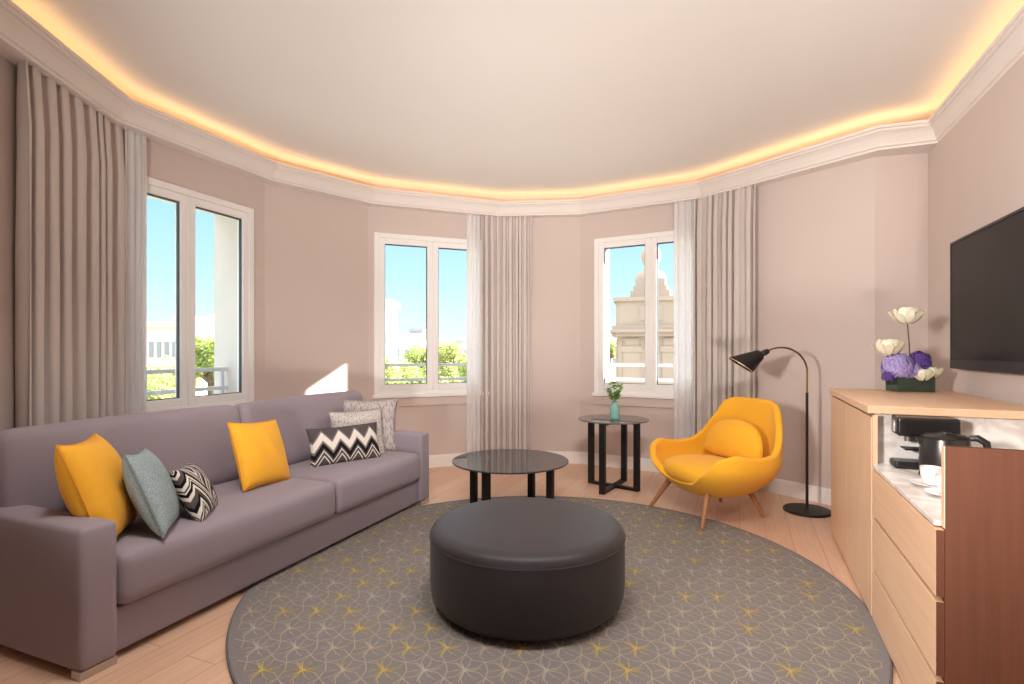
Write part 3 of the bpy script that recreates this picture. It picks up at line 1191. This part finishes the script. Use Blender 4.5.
def shell_point(phi, s):
    """phi: 0 at the back, pi at the front; s: 0 at the underside, 1 at the rim."""
    a = abs(phi)
    deg = math.degrees(a)
    rim = interp([(0, .875), (24, .872), (36, .845), (47, .71), (58, .565), (68, .515), (84, .505), (100, .515), (116, .535), (131, .51), (145, .38), (158, .29), (180, .275)], deg)
    zb = 0.185
    z = zb + (rim - zb) * s
    # plan of the bowl: superellipse
    ex = 2.9
    c, sn = -math.cos(phi), math.sin(phi)
    k = (abs(c) ** ex + abs(sn) ** ex) ** (-1 / ex)
    ax = 0.40 if c > 0 else 0.40
    x, y = c * k * ax, sn * k * 0.447
    # side profile: small at the underside, full at arm height, drawn in again higher up
    low = max(0.0, min(1.0, (z - zb) / 0.26))
    g = 0.50 + 0.50 * math.sin(low * PI / 2) ** 0.85
    x, y = x * g, y * g
    hi = smooth01((z - 0.45) / 0.40)
    y *= 1 - 0.08 * hi
    x += -0.02 * hi - 0.02 * smooth01((z - 0.3) / 0.5)
    return (x + 0.0, y, z)


mb = MB()
NP, NS = 84, 14
vs, fs = [], []
for i in range(NP):
    phi = -PI + 2 * PI * i / NP
    for j in range(NS + 1):
        vs.append(shell_point(phi, j / NS))
for i in range(NP):
    i2 = (i + 1) % NP
    for j in range(NS):
        fs.append([i * (NS + 1) + j, i2 * (NS + 1) + j, i2 * (NS + 1) + j + 1, i * (NS + 1) + j + 1])
vs.append((0.0, 0, 0.175))
for i in range(NP):
    fs.append([len(vs) - 1, ((i + 1) % NP) * (NS + 1), i * (NS + 1)])
o = mb.add(vs, fs).build('shell', M_chair, ch, True, 180)
mod(o, 'SOLIDIFY', thickness=0.048, offset=-1)
mod(o, 'SUBSURF', levels=1, render_levels=1)


# seat pad: a rounded pad that follows the shell's plan
vs, fs = [], []
pr = [(0.0, 0.255), (0.80, 0.255), (0.95, 0.275), (1.0, 0.315), (0.985, 0.352), (0.93, 0.382), (0.80, 0.398), (0.5, 0.410), (0.0, 0.414)]
n = 64
for k in range(n):
    t = 2 * PI * k / n
    c, s = math.cos(t), math.sin(t)
    q = (abs(c) ** 2.7 + abs(s) ** 2.7) ** (-1 / 2.7)
    for r, z in pr:
        vs.append((0.018 + c * q * 0.315 * r, s * q * 0.335 * r, z + 0.010 + 0.008 * c * r))
m2 = len(pr)
for k in range(n):
    k2 = (k + 1) % n
    for j in range(m2 - 1):
        fs.append([k * m2 + j, k2 * m2 + j, k2 * m2 + j + 1, k * m2 + j + 1])
MB().add(vs, fs).build('seat_cushion', M_chair, ch, True, 80)
# half-moon lumbar pillow
vs, fs = [], []
N1, N2 = 40, 10
out = []
for k in range(N1):
    t = 2 * PI * k / N1
    c, s = math.cos(t), math.sin(t)
    yy = 0.29 * math.copysign(abs(c) ** 0.8, c)
    zz = (0.265 * abs(s) ** 0.9) if s >= 0 else -0.045 * abs(s) ** 0.6
    out.append((yy, zz))
for side in (-1, 1):
    for j in range(N2 + 1):
        r = j / N2
        for (yy, zz) in out:
            vs.append((side * 0.065 * math.sqrt(max(0, 1 - r ** 2.4)), yy * r, 0.08 + (zz - 0.08) * r))
for sidx in range(2):
    o0 = sidx * (N2 + 1) * N1
    for j in range(N2):
        for k in range(N1):
            k2 = (k + 1) % N1
            fs.append([o0 + j * N1 + k, o0 + j * N1 + k2, o0 + (j + 1) * N1 + k2, o0 + (j + 1) * N1 + k])
Mp = Matrix.Translation((-0.19, 0, 0.455)) @ Matrix.Rotation(math.radians(-14), 4, 'Y')
o = MB().add(vs, fs, M=Mp).build('lumbar_pillow', M_chair, ch, True, 100)
# legs: foot positions measured on the floor
inv = (Matrix.Translation(CH) @ Matrix.Rotation(math.radians(202.5), 4, 'Z')).inverted()
for px, py in ((649.9, 508.4), (701.8, 531.4), (763.8, 517.6), (721, 501.8)):
    ft = inv @ ground(px, py)
    on_rug = (ground(px, py).xy - RUG_C).length < RUG_R
    ft.z = RUG_T + 0.001 if on_rug else 0.0
    tp = Vector((ft.x * 0.62, ft.y * 0.70, 0.25))
    MB().tube([ft, ft.lerp(tp, 0.5), tp], [0.012, 0.018, 0.025], 14).build('leg', M_walnut, ch, True)

# ------------------------------------------------------------------ floor lamp
LB = ground(807, 511.5)
lamp = thing('floor_lamp', 'slim black arc floor lamp with brass neck beside the armchair', 'lamp', LB)
MB().lathe([(0.0, 0.0), (0.165, 0.0), (0.168, 0.004), (0.168, 0.016), (0.163, 0.021), (0.0, 0.023)], 56).build('base', M_black, lamp, True)
MB().tube([(0, 0, 0.02), (0, 0, 0.92)], 0.0105, 14).build('pole', M_black, lamp, True)
pts = [(0, 0, 0.90), (0, 0, 0.98)]
for k in range(0, 15):
    a = PI * 0.70 * k / 14
    pts.append((-0.20 + 0.20 * math.cos(a), 0.0, 1.085 + 0.185 * math.sin(a)))
MB().tube(pts, 0.0075, 12).build('gooseneck', M_brass, lamp, True)
end = Vector(pts[-1])
sdir = Vector((-0.875, 0.10, -0.47)).normalized()
sup = Vector((-0.47, 0.0, 0.88))
sup = (sup - sdir * sup.dot(sdir)).normalized()
ssd = sdir.cross(sup)
Ms = Matrix((sup, ssd, sdir)).transposed().to_4x4()
Ms.translation = end
MB().lathe([(0.0, -0.02), (0.018, -0.02), (0.022, 0.0), (0.022, 0.045), (0.018, 0.05), (0.0, 0.05)], 24, M=Ms).build('joint', M_black, lamp, True)
# a cone cut off aslant: longer on its upper side
vs, fs = [], []
NA = 48
ringdef = [(0.024, 0.034, 0.0, 0), (0.040, 0.044, 0.0, 0), (0.048, 0.066, 0.0, 0), (0.094, 0.2145, 0.05, 0),
           (0.0915, 0.2145, 0.05, 0), (0.045, 0.070, 0.0, 0), (0.036, 0.050, 0.0, 0), (0.022, 0.040, 0.0, 0)]
for k in range(NA):
    a = 2 * PI * k / NA
    for r, zz, sl, _ in ringdef:
        vs.append((r * math.cos(a), r * math.sin(a), zz + sl * math.cos(a)))
nr = len(ringdef)
for k in range(NA):
    k2 = (k + 1) % NA
    for j in range(nr):
        j2 = (j + 1) % nr
        fs.append([k * nr + j, k2 * nr + j, k2 * nr + j2, k * nr + j2])
MB().add(vs, fs, M=Ms).build('lamp_shade', M_black, lamp, True, 40)
MB().tube([(0.093 * math.cos(2 * PI * k / 48), 0.093 * math.sin(2 * PI * k / 48), 0.2155 + 0.05 * math.cos(2 * PI * k / 48)) for k in range(49)], 0.0028, 6, cap=False, M=Ms).build('shade_rim', M_brasslt, lamp, True)

# ------------------------------------------------------------------ media cabinet
CA = math.radians(-23.55)
CP = Vector((2.178, 3.66, 0))
CD, CHH = 0.66, 0.99
Y1, Y2, Y3 = 0.0, -1.29, -2.202           # far end, doors/drawers boundary, near end
cab = thing('cabinet', 'long light oak sideboard with doors, drawers and a marble coffee niche', 'cabinet', CP, CA)
mb = MB()
mb.rng((0.022, Y2 + 0.068, 0.70), (CD, Y1, CHH - 0.037))
mb.rng((0.022, Y2 + 0.0, 0.015), (CD, Y1, 0.705))
mb.rng((0.022, Y3 + 0.027, 0.015), (CD, Y2 - 0.001, 0.705))
mb.rng((0.10, Y3 + 0.03, 0.0), (CD, Y1, 0.016))
mb.build('carcass', M_oakin, cab)
MB().rng((-0.012, Y2 + 0.022, CHH - 0.036), (CD, Y1 + 0.008, CHH), bevel=0.003).build('top', M_oakY, cab)
dm = -0.62
for a, b in ((Y2 + 0.012, dm - 0.002), (dm + 0.002, Y1 - 0.004)):
    MB().rng((0.0, a, 0.015), (0.0215, b, CHH - 0.052), bevel=0.0015).build('door', M_oakZ, cab)
MB().rng((0.004, Y2 - 0.006, 0.015), (0.0225, Y2 + 0.010, CHH - 0.04), bevel=0.001).build('divider', M_oakZ, cab)
zs = [(0.496, 0.700), (0.252, 0.480), (0.015, 0.236)]
for z0, z1 in zs:
    MB().rng((0.0, Y3 + 0.002, z0), (0.0215, Y2 - 0.012, z1), bevel=0.0012).rng((0.0008, Y3, z0 + 0.001), (0.0212, Y3 + 0.002, z1 - 0.001), mi=1).build('drawer', [M_oakY, M_oakshade], cab)  # near end caps have their shade painted in with the darker oak
MB().rng((0.0225, Y3, 0.002), (CD, Y3 + 0.026, CHH - 0.034), bevel=0.0008).build('end_panel', M_oakshade, cab)
MB().rng((0.0205, Y3, 0.706), (0.0225, Y3 + 0.026, CHH - 0.0335)).build('edge_band', M_oakZ, cab)
mb = MB()
mb.rng((0.002, Y3 + 0.027, 0.706), (CD - 0.012, Y2 - 0.007, 0.722), bevel=0.0015)
mb.rng((0.023, Y2 - 0.007, 0.706), (CD - 0.012, Y2 + 0.058, 0.722))
mb.build('niche_shelf', M_marble, cab)
MB().rng((CD - 0.012, Y3 + 0.027, 0.706), (CD, Y2 + 0.058, CHH - 0.037)).build('niche_back', M_marble, cab)
MB().rng((0.023, Y2 + 0.058, 0.706), (CD, Y2 + 0.067, CHH - 0.037)).build('niche_side', M_marble, cab)
CM = Matrix.Translation(CP) @ Matrix.Rotation(CA, 4, 'Z')


def on_cab(x, y, z):
    return CM @ Vector((x, y, z))


# ------------------------------------------------------------------ coffee machine, kettle, cups
cmch = thing('coffee_machine', 'black coffee machine in the marble niche behind the kettle', 'coffee machine', on_cab(0.085, Y2 - 0.012, 0.7225), CA)
MB().soft((0.17, 0, 0.105), (0.11, 0.12, 0.21), 0.012).build('body', M_plastic, cmch, True)
MB().soft((0.112, 0, 0.188), (0.225, 0.125, 0.084), 0.010).build('head', M_plastic, cmch, True)
MB().soft((0.085, 0, 0.016), (0.19, 0.11, 0.032), 0.010).build('drip_tray', M_plastic, cmch, True)
MB().lathe([(0.013, 0.0), (0.016, 0.02), (0.016, 0.03)], 16, c=(0.05, 0, 0.118)).build('spout', M_steel, cmch, True)
MB().box((-0.003, 0, 0.185), (0.012, 0.05, 0.05), 0, 0.004).build('lever', M_steel, cmch)
MB().box((0.08, 0, 0.085), (0.10, 0.09, 0.006), 0, 0.002).build('cup_rest', M_black, cmch)

ket = thing('kettle', 'dark metal electric kettle with black handle beside the coffee machine', 'kettle', on_cab(0.225, Y2 - 0.178, 0.7225), CA)
MB().lathe([(0.0, 0.0), (0.088, 0.0), (0.090, 0.008), (0.082, 0.018), (0.0, 0.018)], 36).build('base', M_plastic, ket, True)
MB().lathe([(0.0, 0.019), (0.088, 0.019), (0.090, 0.03), (0.088, 0.10), (0.082, 0.155), (0.080, 0.163)], 36).build('body', M_kettle, ket, True)
MB().lathe([(0.081, 0.162), (0.083, 0.168), (0.070, 0.176), (0.022, 0.181), (0.018, 0.187), (0.0, 0.188)], 36).build('lid', M_plastic, ket, True)
MB().tube([(0.072, -0.02, 0.168), (0.098, -0.03, 0.172), (0.122, -0.04, 0.155), (0.128, -0.042, 0.115), (0.116, -0.037, 0.055), (0.084, -0.025, 0.045)],
          [0.012, 0.014, 0.014, 0.012, 0.011, 0.010], 12).build('handle', M_plastic, ket, True)
MB().add([(-0.076, -0.02, 0.160), (-0.076, 0.02, 0.160), (-0.102, 0, 0.164), (-0.083, -0.012, 0.12), (-0.083, 0.012, 0.12)],
         [[0, 2, 3], [2, 1, 4], [2, 4, 3], [0, 1, 2], [0, 3, 4, 1]]).build('spout', M_kettle, ket)


def cup(x, y, label):
    t = thing('cup', label, 'cup', on_cab(x, y, 0.7315), CA - 0.5)
    MB().lathe([(0.0, 0.0), (0.022, 0.0), (0.024, 0.004), (0.034, 0.03), (0.037, 0.066), (0.0345, 0.066), (0.031, 0.03), (0.021, 0.008), (0.0, 0.007)], 32).build('bowl', M_china, t, True)
    MB().tube([(0.035, 0, 0.055), (0.055, 0, 0.052), (0.058, 0, 0.035), (0.034, 0, 0.022)], 0.0042, 8).build('handle', M_china, t, True)
    s = tag(MB().lathe([(0.0, 0.0), (0.03, 0.0), (0.034, 0.003), (0.066, 0.011), (0.068, 0.014), (0.034, 0.0075), (0.0, 0.0065)], 40).build('saucer', M_china, None, True),
            'white saucer under the ' + label.replace('white porcelain ', ''), 'saucer')
    s.location = on_cab(x, y, 0.7225)


cup(0.125, Y2 - 0.385, 'white porcelain cup standing nearer the coffee machine')
cup(0.135, Y2 - 0.535, 'white porcelain cup standing nearer the wooden end panel')

# ------------------------------------------------------------------ television
tv_p = isect(V2(0, 0), V2((951 - CX) / F, 1), RW_A + V2(-RW_D.y, RW_D.x) * 0.075, RW_D)
tv = thing('television', 'large flat black television mounted on the right wall', 'television', (tv_p.x, tv_p.y, 1.135), math.atan2(-RW_D.y, -RW_D.x))
TW, TH = 1.30, 0.785        # local +X runs along the wall towards the camera, local +Y out towards the wall
MB().rng((0, 0.0, 0), (TW, 0.03, TH), bevel=0.004).build('housing', M_tvframe, tv)
MB().rng((0.018, -0.003, 0.06), (TW - 0.018, 0.001, TH - 0.018)).build('screen', M_tvscreen, tv)
mb = MB()
for lo, hi in (((0, 0), (TW, 0.058)), ((0, TH - 0.016), (TW, TH)), ((0, 0.058), (0.016, TH - 0.016)), ((TW - 0.016, 0.058), (TW, TH - 0.016))):
    mb.rng((lo[0], -0.006, lo[1]), (hi[0], 0.002, hi[1]), bevel=0.002)
mb.build('bezel', M_tvframe, tv)
MB().rng((TW / 2 - 0.2, 0.03, TH / 2 - 0.15), (TW / 2 + 0.2, 0.074, TH / 2 + 0.15)).build('wall_mount', M_black, tv)

# ------------------------------------------------------------------ flower arrangement
vp = on_cab(0.41, -0.15, CHH + 0.0005)
vase = thing('flower_vase', 'low rectangular clear glass vase lined with green leaves on the sideboard', 'vase', vp, math.radians(-4))
VW, VD, VH = 0.222, 0.12, 0.098
mb = MB()
t_ = 0.005
mb.rng((-VW / 2, -VD / 2, 0), (VW / 2, VD / 2, 0.008), bevel=0.002)
mb.rng((-VW / 2, -VD / 2, 0.008), (VW / 2, -VD / 2 + t_, VH), bevel=0.001)
mb.rng((-VW / 2, VD / 2 - t_, 0.008), (VW / 2, VD / 2, VH), bevel=0.001)
mb.rng((-VW / 2, -VD / 2 + t_, 0.008), (-VW / 2 + t_, VD / 2 - t_, VH), bevel=0.001)
mb.rng((VW / 2 - t_, -VD / 2 + t_, 0.008), (VW / 2, VD / 2 - t_, VH), bevel=0.001)
mb.build('glass_wall', M_vase, vase)
rnd = random.Random(9)
mb = MB()
for k in range(70):                         # broad leaves wrapped inside the glass
    sd_ = rnd.choice((-1, 1))
    x = rnd.uniform(-VW / 2 + 0.03, VW / 2 - 0.03)
    z = rnd.uniform(0.02, 0.075)
    y = sd_ * (VD / 2 - 0.012) + rnd.uniform(-.003, .003)
    ln, w = rnd.uniform(0.03, 0.045), rnd.uniform(0.012, 0.02)
    a = rnd.uniform(-0.6, 0.6)
    p = [(-ln / 2, 0), (0, w), (ln / 2, 0), (0, -w)]
    mb.add([(max(-VW / 2 + .008, min(VW / 2 - .008, x + u * math.cos(a) - v * math.sin(a))), y, max(.012, min(VH - .004, z + u * math.sin(a) + v * math.cos(a)))) for u, v in p], [[0, 1, 2, 3]])
mb.rng((-VW / 2 + 0.012, -VD / 2 + 0.016, 0.01), (VW / 2 - 0.012, VD / 2 - 0.016, VH - 0.012))
mb.build('leaf_lining', M_leafdk, vase)


def petal(mb, c, d, ln, w, cup_, mi=0):
    d = d.normalized()
    s = d.cross(Vector((0, 0, 1)))
    if s.length < 0.1:
        s = Vector((1, 0, 0))
    s.normalize()
    nrm = s.cross(d).normalized()
    pts = []
    for t, ww in ((0, .25), (.35, .8), (.7, 1.0), (1.0, .55)):
        for e_ in (-1, 0, 1):
            pts.append(c + d * ln * t + s * w * ww * e_ + nrm * (cup_ * ln * (t * t * .5 + (0.25 if e_ else 0.0))))
    f = []
    for a in range(3):
        for b in range(2):
            f.append([a * 3 + b, a * 3 + b + 1, a * 3 + b + 4, a * 3 + b + 3])
    mb.add(pts, f, mi)


def rose(label, loc, r, stem_to, seed, m=M_rose, n=3, name='rose', cat='flower'):
    t = thing(name, label, cat, loc)
    rn = random.Random(seed)
    mb = MB()
    for ring, (rho, etop, cnt, wid) in enumerate(((.38, 1.35, 4, 1.0), (.58, 1.15, 5, .8), (.78, .95, 6, .62), (.95, .62, 7, .45), (1.05, .12, 9, .27))):
        for k in range(cnt):
            a = 2 * PI * k / cnt + ring * 0.7 + rn.uniform(-.15, .15)
            et = etop + rn.uniform(-1, 1) * (0.12, 0.12, 0.18, 0.25, 0.42)[ring]
            pts, NU, NV = [], 6, 6
            for iu in range(NU + 1):
                tt = iu / NU
                el = -1.15 + tt * (et + 1.15)
                fl = 1 + (0.34 if ring > 3 else (0.2 if ring > 1 else 0.08)) * tt ** 3
                for iv in range(NV + 1):
                    sv = -1 + 2 * iv / NV
                    az = a + sv * wid * (0.35 + 0.65 * math.sin(PI * (0.12 + 0.62 * tt)))
                    dip = 0.14 * sv * sv * tt
                    rr = rho * r * fl
                    pts.append((rr * math.cos(el - dip) * math.cos(az), rr * math.cos(el - dip) * math.sin(az), 0.9 * rho * r * math.sin(el - dip) + (1 - rho) * r * 0.15))
            fc = []
            for iu in range(NU):
                for iv in range(NV):
                    q0 = iu * (NV + 1) + iv
                    fc.append([q0, q0 + 1, q0 + NV + 2, q0 + NV + 1])
            mb.add(pts, fc)
    mb.lathe([(0.0, -r * .6), (r * .25, -r * .4), (r * .28, r * .1), (0.0, r * .3)], 14)
    o = mb.build('petals', m, t, True, 60)
    if stem_to is not None:
        e_ = Vector(stem_to) - Vector(loc)
        MB().tube([Vector((0, 0, -r * .2)), e_ * 0.5 + Vector((0.006, 0, 0)), e_], 0.0035, 8).build('stem', M_stem, t, True)
    return t


def hydrangea(label, loc, r, m, seed, n=80):
    t = thing('hydrangea', label, 'flower', loc)
    rn = random.Random(seed)
    mb = MB()
    for k in range(n):
        z = 1 - 1.75 * (k + .5) / n
        a = k * 2.399963
        h = math.sqrt(max(0, 1 - z * z))
        d = Vector((h * math.cos(a), h * math.sin(a), z))
        c = d * r * rn.uniform(.86, 1.05)
        x = d.orthogonal().normalized()
        y = d.cross(x)
        ph = rn.uniform(0, 2)
        s = r * 0.34
        for q in range(4):
            aa = ph + q * PI / 2
            u = x * math.cos(aa) + y * math.sin(aa)
            v = d.cross(u)
            mb.add([c, c + u * s * .55 + v * s * .42 + d * s * .15, c + u * s + d * s * .05, c + u * s * .55 - v * s * .42 + d * s * .15], [[0, 1, 2, 3]])
    mb.lathe([(0.0, -r * .6), (r * .7, -r * .35), (r * .82, 0), (r * .6, r * .55), (0.0, r * .82)], 16)
    mb.build('petals', m, t)
    MB().tube([Vector((0, 0, -r * .55)), Vector((0, 0, -r * .9))], 0.005, 8).build('stem', M_stem, t)
    return t


def vloc(dx, dy, z):
    return (vp.x + dx, vp.y + dy, CHH + z)


rose('tall white flower on a bare stem above the glass vase', vloc(-0.02, 0.0, 0.485), 0.070, vloc(0.0, 0.0, 0.085), 1)
rose('white flower at the upper left of the bouquet', vloc(-0.135, -0.0, 0.285), 0.068, vloc(-0.06, 0.0, 0.085), 2)
rose('cream rose low at the right end of the bouquet', vloc(0.10, -0.02, 0.125), 0.058, None, 3)
rose('cream rose at the front middle of the bouquet', vloc(0.035, -0.055, 0.115), 0.050, None, 4)
rose('cream rose behind the dark purple blooms', vloc(0.06, 0.06, 0.205), 0.058, None, 5)
hydrangea('pale lavender hydrangea head at the left of the vase', vloc(-0.085, -0.01, 0.155), 0.082, M_lav, 6, 110)
hydrangea('small lavender hydrangea head in the middle of the bouquet', vloc(-0.015, -0.03, 0.135), 0.052, M_lav, 7)
hydrangea('deep purple hydrangea head right of the lavender one', vloc(0.045, -0.01, 0.185), 0.064, M_purple, 8)
hydrangea('small deep purple bloom hanging at the left end of the vase', vloc(-0.15, -0.02, 0.095), 0.036, M_purple, 9, 40)

# ================================================================== outside
GZ = -14.0
mb = MB().prism([(-420, -60), (420, -60), (420, 620), (-420, 620)], GZ - 1, GZ)
tag(mb.build('ground', M_earth), kind='structure', label='city ground far below the windows')
verts, faces = [], []
nx, ny = 60, 8
for j in range(ny + 1):
    for i in range(nx + 1):
        x = -420 + 840 * i / nx
        y = 330 + 200 * j / ny
        env = math.sin(PI * j / ny)
        z = GZ - 0.5 + env * (30 + 9 * math.sin(x * 0.021) + 6 * math.sin(x * 0.055 + 1) + 3 * math.sin(x * .13))
        verts.append((x, y, z))
for j in range(ny):
    for i in range(nx):
        a = j * (nx + 1) + i
        faces.append([a, a + 1, a + nx + 2, a + nx + 1])
tag(MB().add(verts, faces).build('hills', M_hill, smooth=True, angle=80), kind='structure', label='hazy low hills on the horizon')


def building(px, Yd, wpx, ytop, m, label, depth=12, roof=None, rows=4, cols=4, rz=0.0):
    X = (px - CX) / F * Yd
    w = wpx / F * Yd
    top = HC + (HY - ytop) / F * Yd
    b = thing('building', label, 'building', (X, Yd, GZ), rz)
    H = top - GZ
    MB().rng((-w / 2, 0, 0), (w / 2, depth, H)).build('wall', m, b)
    mb = MB()
    if roof:
        mb.add([(-w / 2 - .4, -.4, H), (w / 2 + .4, -.4, H), (w / 2 + .4, depth + .4, H), (-w / 2 - .4, depth + .4, H), (-w / 2 + 1, depth / 2, H + 2), (w / 2 - 1, depth / 2, H + 2)],
               [[0, 1, 5, 4], [1, 2, 5], [2, 3, 4, 5], [3, 0, 4], [0, 3, 2, 1]])
        mb.build('roof', roof, b)
    else:
        mb.rng((-w / 2 - .3, -.3, H), (w / 2 + .3, depth + .3, H + .6)).build('parapet', m, b)
    for r in range(rows):
        for c in range(cols):
            x = -w / 2 + w * (c + .5) / cols
            z = H - 2.6 - r * 3.2
            MB().rng((x - w / cols * .25, -0.12, z - .9), (x + w / cols * .25, 0.05, z + .9)).build('window', M_winglass, b)
    return b


building(163, 62, 46, 327, M_facade2, 'beige low block seen through the left sash of the sofa window', rows=2, cols=6)
building(182, 74, 12, 320, M_facade, 'narrow white building beside the beige block in the sofa window', rows=3, cols=2)
building(212, 95, 44, 333, M_facade2, 'tan roofed house behind the tree in the sofa window', roof=M_roof, rows=1, cols=4)
building(381, 48, 13, 306, M_facade, 'tall white building at the left edge of the middle window', rows=6, cols=2, depth=4)
building(402, 80, 40, 338, M_facade, 'low white house at the left in the middle window', rows=2, cols=4)
building(416, 120, 12, 331, M_facade3, 'small grey tower block on the skyline of the middle window', rows=3, cols=3)
building(462, 100, 22, 341, M_facade3, 'grey flat-roofed block at the right in the middle window', rows=2, cols=4)
building(440, 150, 30, 342, M_facade2, 'distant beige row in the middle window skyline', rows=1, cols=5)
building(606, 130, 26, 338, M_facade, 'distant pale block left of the turret', rows=2, cols=3)


def tree(px, Yd, ytop, rpx, m, label, seed, group=None, n=6000):
    X = (px - CX) / F * Yd
    r = rpx / F * Yd
    top = HC + (HY - ytop) / F * Yd
    t = thing('tree', label, 'tree', (X, Yd, GZ), 0, group)
    rn = random.Random(seed)
    cz = top - GZ - r * 0.9
    mt = MB().tube([(0, 0, 0), (0.1, 0, cz * .5), (0, 0.1, cz)], [0.3, 0.22, 0.1], 10)
    lobes = [(Vector((0, 0, cz)), r * .75)]
    for k in range(9):
        a = rn.uniform(0, 2 * PI)
        c = Vector((math.cos(a) * r * .6, math.sin(a) * r * .6, cz + rn.uniform(-1.2, .55) * r * .7))
        lobes.append((c, r * rn.uniform(.34, .52)))
        mt.tube([(0, 0, cz - r), c * .6 + Vector((0, 0, cz * .38)), c], [0.09, 0.06, 0.03], 6)
    mt.build('trunk', M_bark, t, True)
    mb = MB()
    for k in range(n):
        c, rr = lobes[rn.randrange(len(lobes))]
        d = Vector((rn.gauss(0, 1), rn.gauss(0, 1), rn.gauss(0, 1))).normalized()
        p = c + d * rr * rn.uniform(.55, 1.05)
        s = rn.uniform(.045, .11) * (0.5 + r / 6)
        u = Vector((rn.gauss(0, 1), rn.gauss(0, 1), rn.gauss(0, .6))).normalized()
        v = u.orthogonal().normalized()
        mb.add([p - u * s, p + v * s * .55, p + u * s, p - v * s * .55], [[0, 1, 2, 3]])
    mb.build('crown', m, t)
    return t


tree(168, 17, 352, 30, M_treeA, 'leafy tree in the left sash of the sofa window, tallest there', 21)
tree(210, 13, 331, 26, M_treeB, 'tall bushy tree in the right sash of the sofa window', 22, n=8000)
tree(135, 20, 362, 30, M_treeB, 'low deep green tree at the far left outside the sofa window', 23)
tree(395, 20, 352, 24, M_treeA, 'light green tree at the left in the middle window', 24)
tree(424, 26, 342, 20, M_treeB, 'deep green tree right of the light one in the middle window', 25)
tree(452, 22, 338, 22, M_treeA, 'light green tree at the right in the middle window', 26, n=8000)
tree(480, 18, 350, 24, M_treeB, 'deep green tree behind the sheer curtain of the middle window', 27)
tree(408, 15, 368, 26, M_treeB, 'low deep green tree nearest below the middle window', 28)
tree(440, 12.5, 374, 24, M_treeA, 'low light green tree near the sill of the middle window', 29)
tree(609, 24, 338, 9, M_treeA, 'slim green tree left of the turret', 30, n=5000)

# stone turret outside the right window
TY = 16.0
TS = F / TY
TX = (651.5 - CX) / F * TY


def tz(y):
    return HC + (HY - y) / TS


tur = thing('turret', 'pale stone roof turret with ball finial outside the right window', 'turret', (TX * 1.07, TY + 1.2, GZ), math.radians(-14))
tur.scale = (1.2, 1.2, 1.0)


def sq(mb, half, y0, y1, chamf=0.12):
    c = half * chamf
    h = half
    mb.prism([(-h + c, -h), (h - c, -h), (h, -h + c), (h, h - c), (h - c, h), (-h + c, h), (-h, h - c), (-h, -h + c)], tz(y0) - GZ, tz(y1) - GZ)
    return mb


px_ = 1 / TS
mb = MB()
prof = [(0.0, 236), (5.5, 238), (8.6, 245), (8.6, 252), (6.2, 259), (4.6, 262), (7.5, 265), (10.5, 266), (13.5, 271), (14.0, 275)]
mb.lathe([(r * px_, tz(y) - GZ) for r, y in prof[::-1]], 28)
mb.build('finial', M_stone, tur, True, 50)
mb = MB()
sq(mb, 13.2 * px_, 283, 275)
sq(mb, 15.0 * px_, 289, 283)
sq(mb, 17.5 * px_, 297, 288)
mb.build('pedestal', M_stone, tur)
mb = MB()
sq(mb, 31.5 * px_, 300, 296)
sq(mb, 29.5 * px_, 325, 300)
mb.build('block', M_stone, tur)
mb = MB()
sq(mb, 32.5 * px_, 329, 325)
sq(mb, 35.5 * px_, 332, 329)
sq(mb, 33 * px_, 336, 332)
mb.build('cornice', M_stone, tur)
mb = MB()
sq(mb, 28 * px_, 760, 336)
mb.build('shaft', M_stone, tur)
for k in range(4):
    Rk = Matrix.Rotation(k * PI / 2, 4, 'Z')
    for xo in (-16, 16):
        mb = MB()
        mb.rng(((xo - 7) * px_, -29.6 * px_, tz(420) - GZ), ((xo + 7) * px_, -28 * px_, tz(352) - GZ), M=Rk)
        mb.rng(((xo - 8.5) * px_, -30.2 * px_, tz(352) - GZ), ((xo + 8.5) * px_, -28 * px_, tz(346) - GZ), M=Rk)
        mb.rng(((xo - 6) * px_, -29.2 * px_, tz(346) - GZ), ((xo + 6) * px_, -28 * px_, tz(338) - GZ), M=Rk)
        mb.build('pilaster', M_stone, tur)
    MB().rng((-9 * px_, -30.4 * px_, tz(320) - GZ), (9 * px_, -29.4 * px_, tz(305) - GZ), M=Rk).build('panel', M_stone, tur)
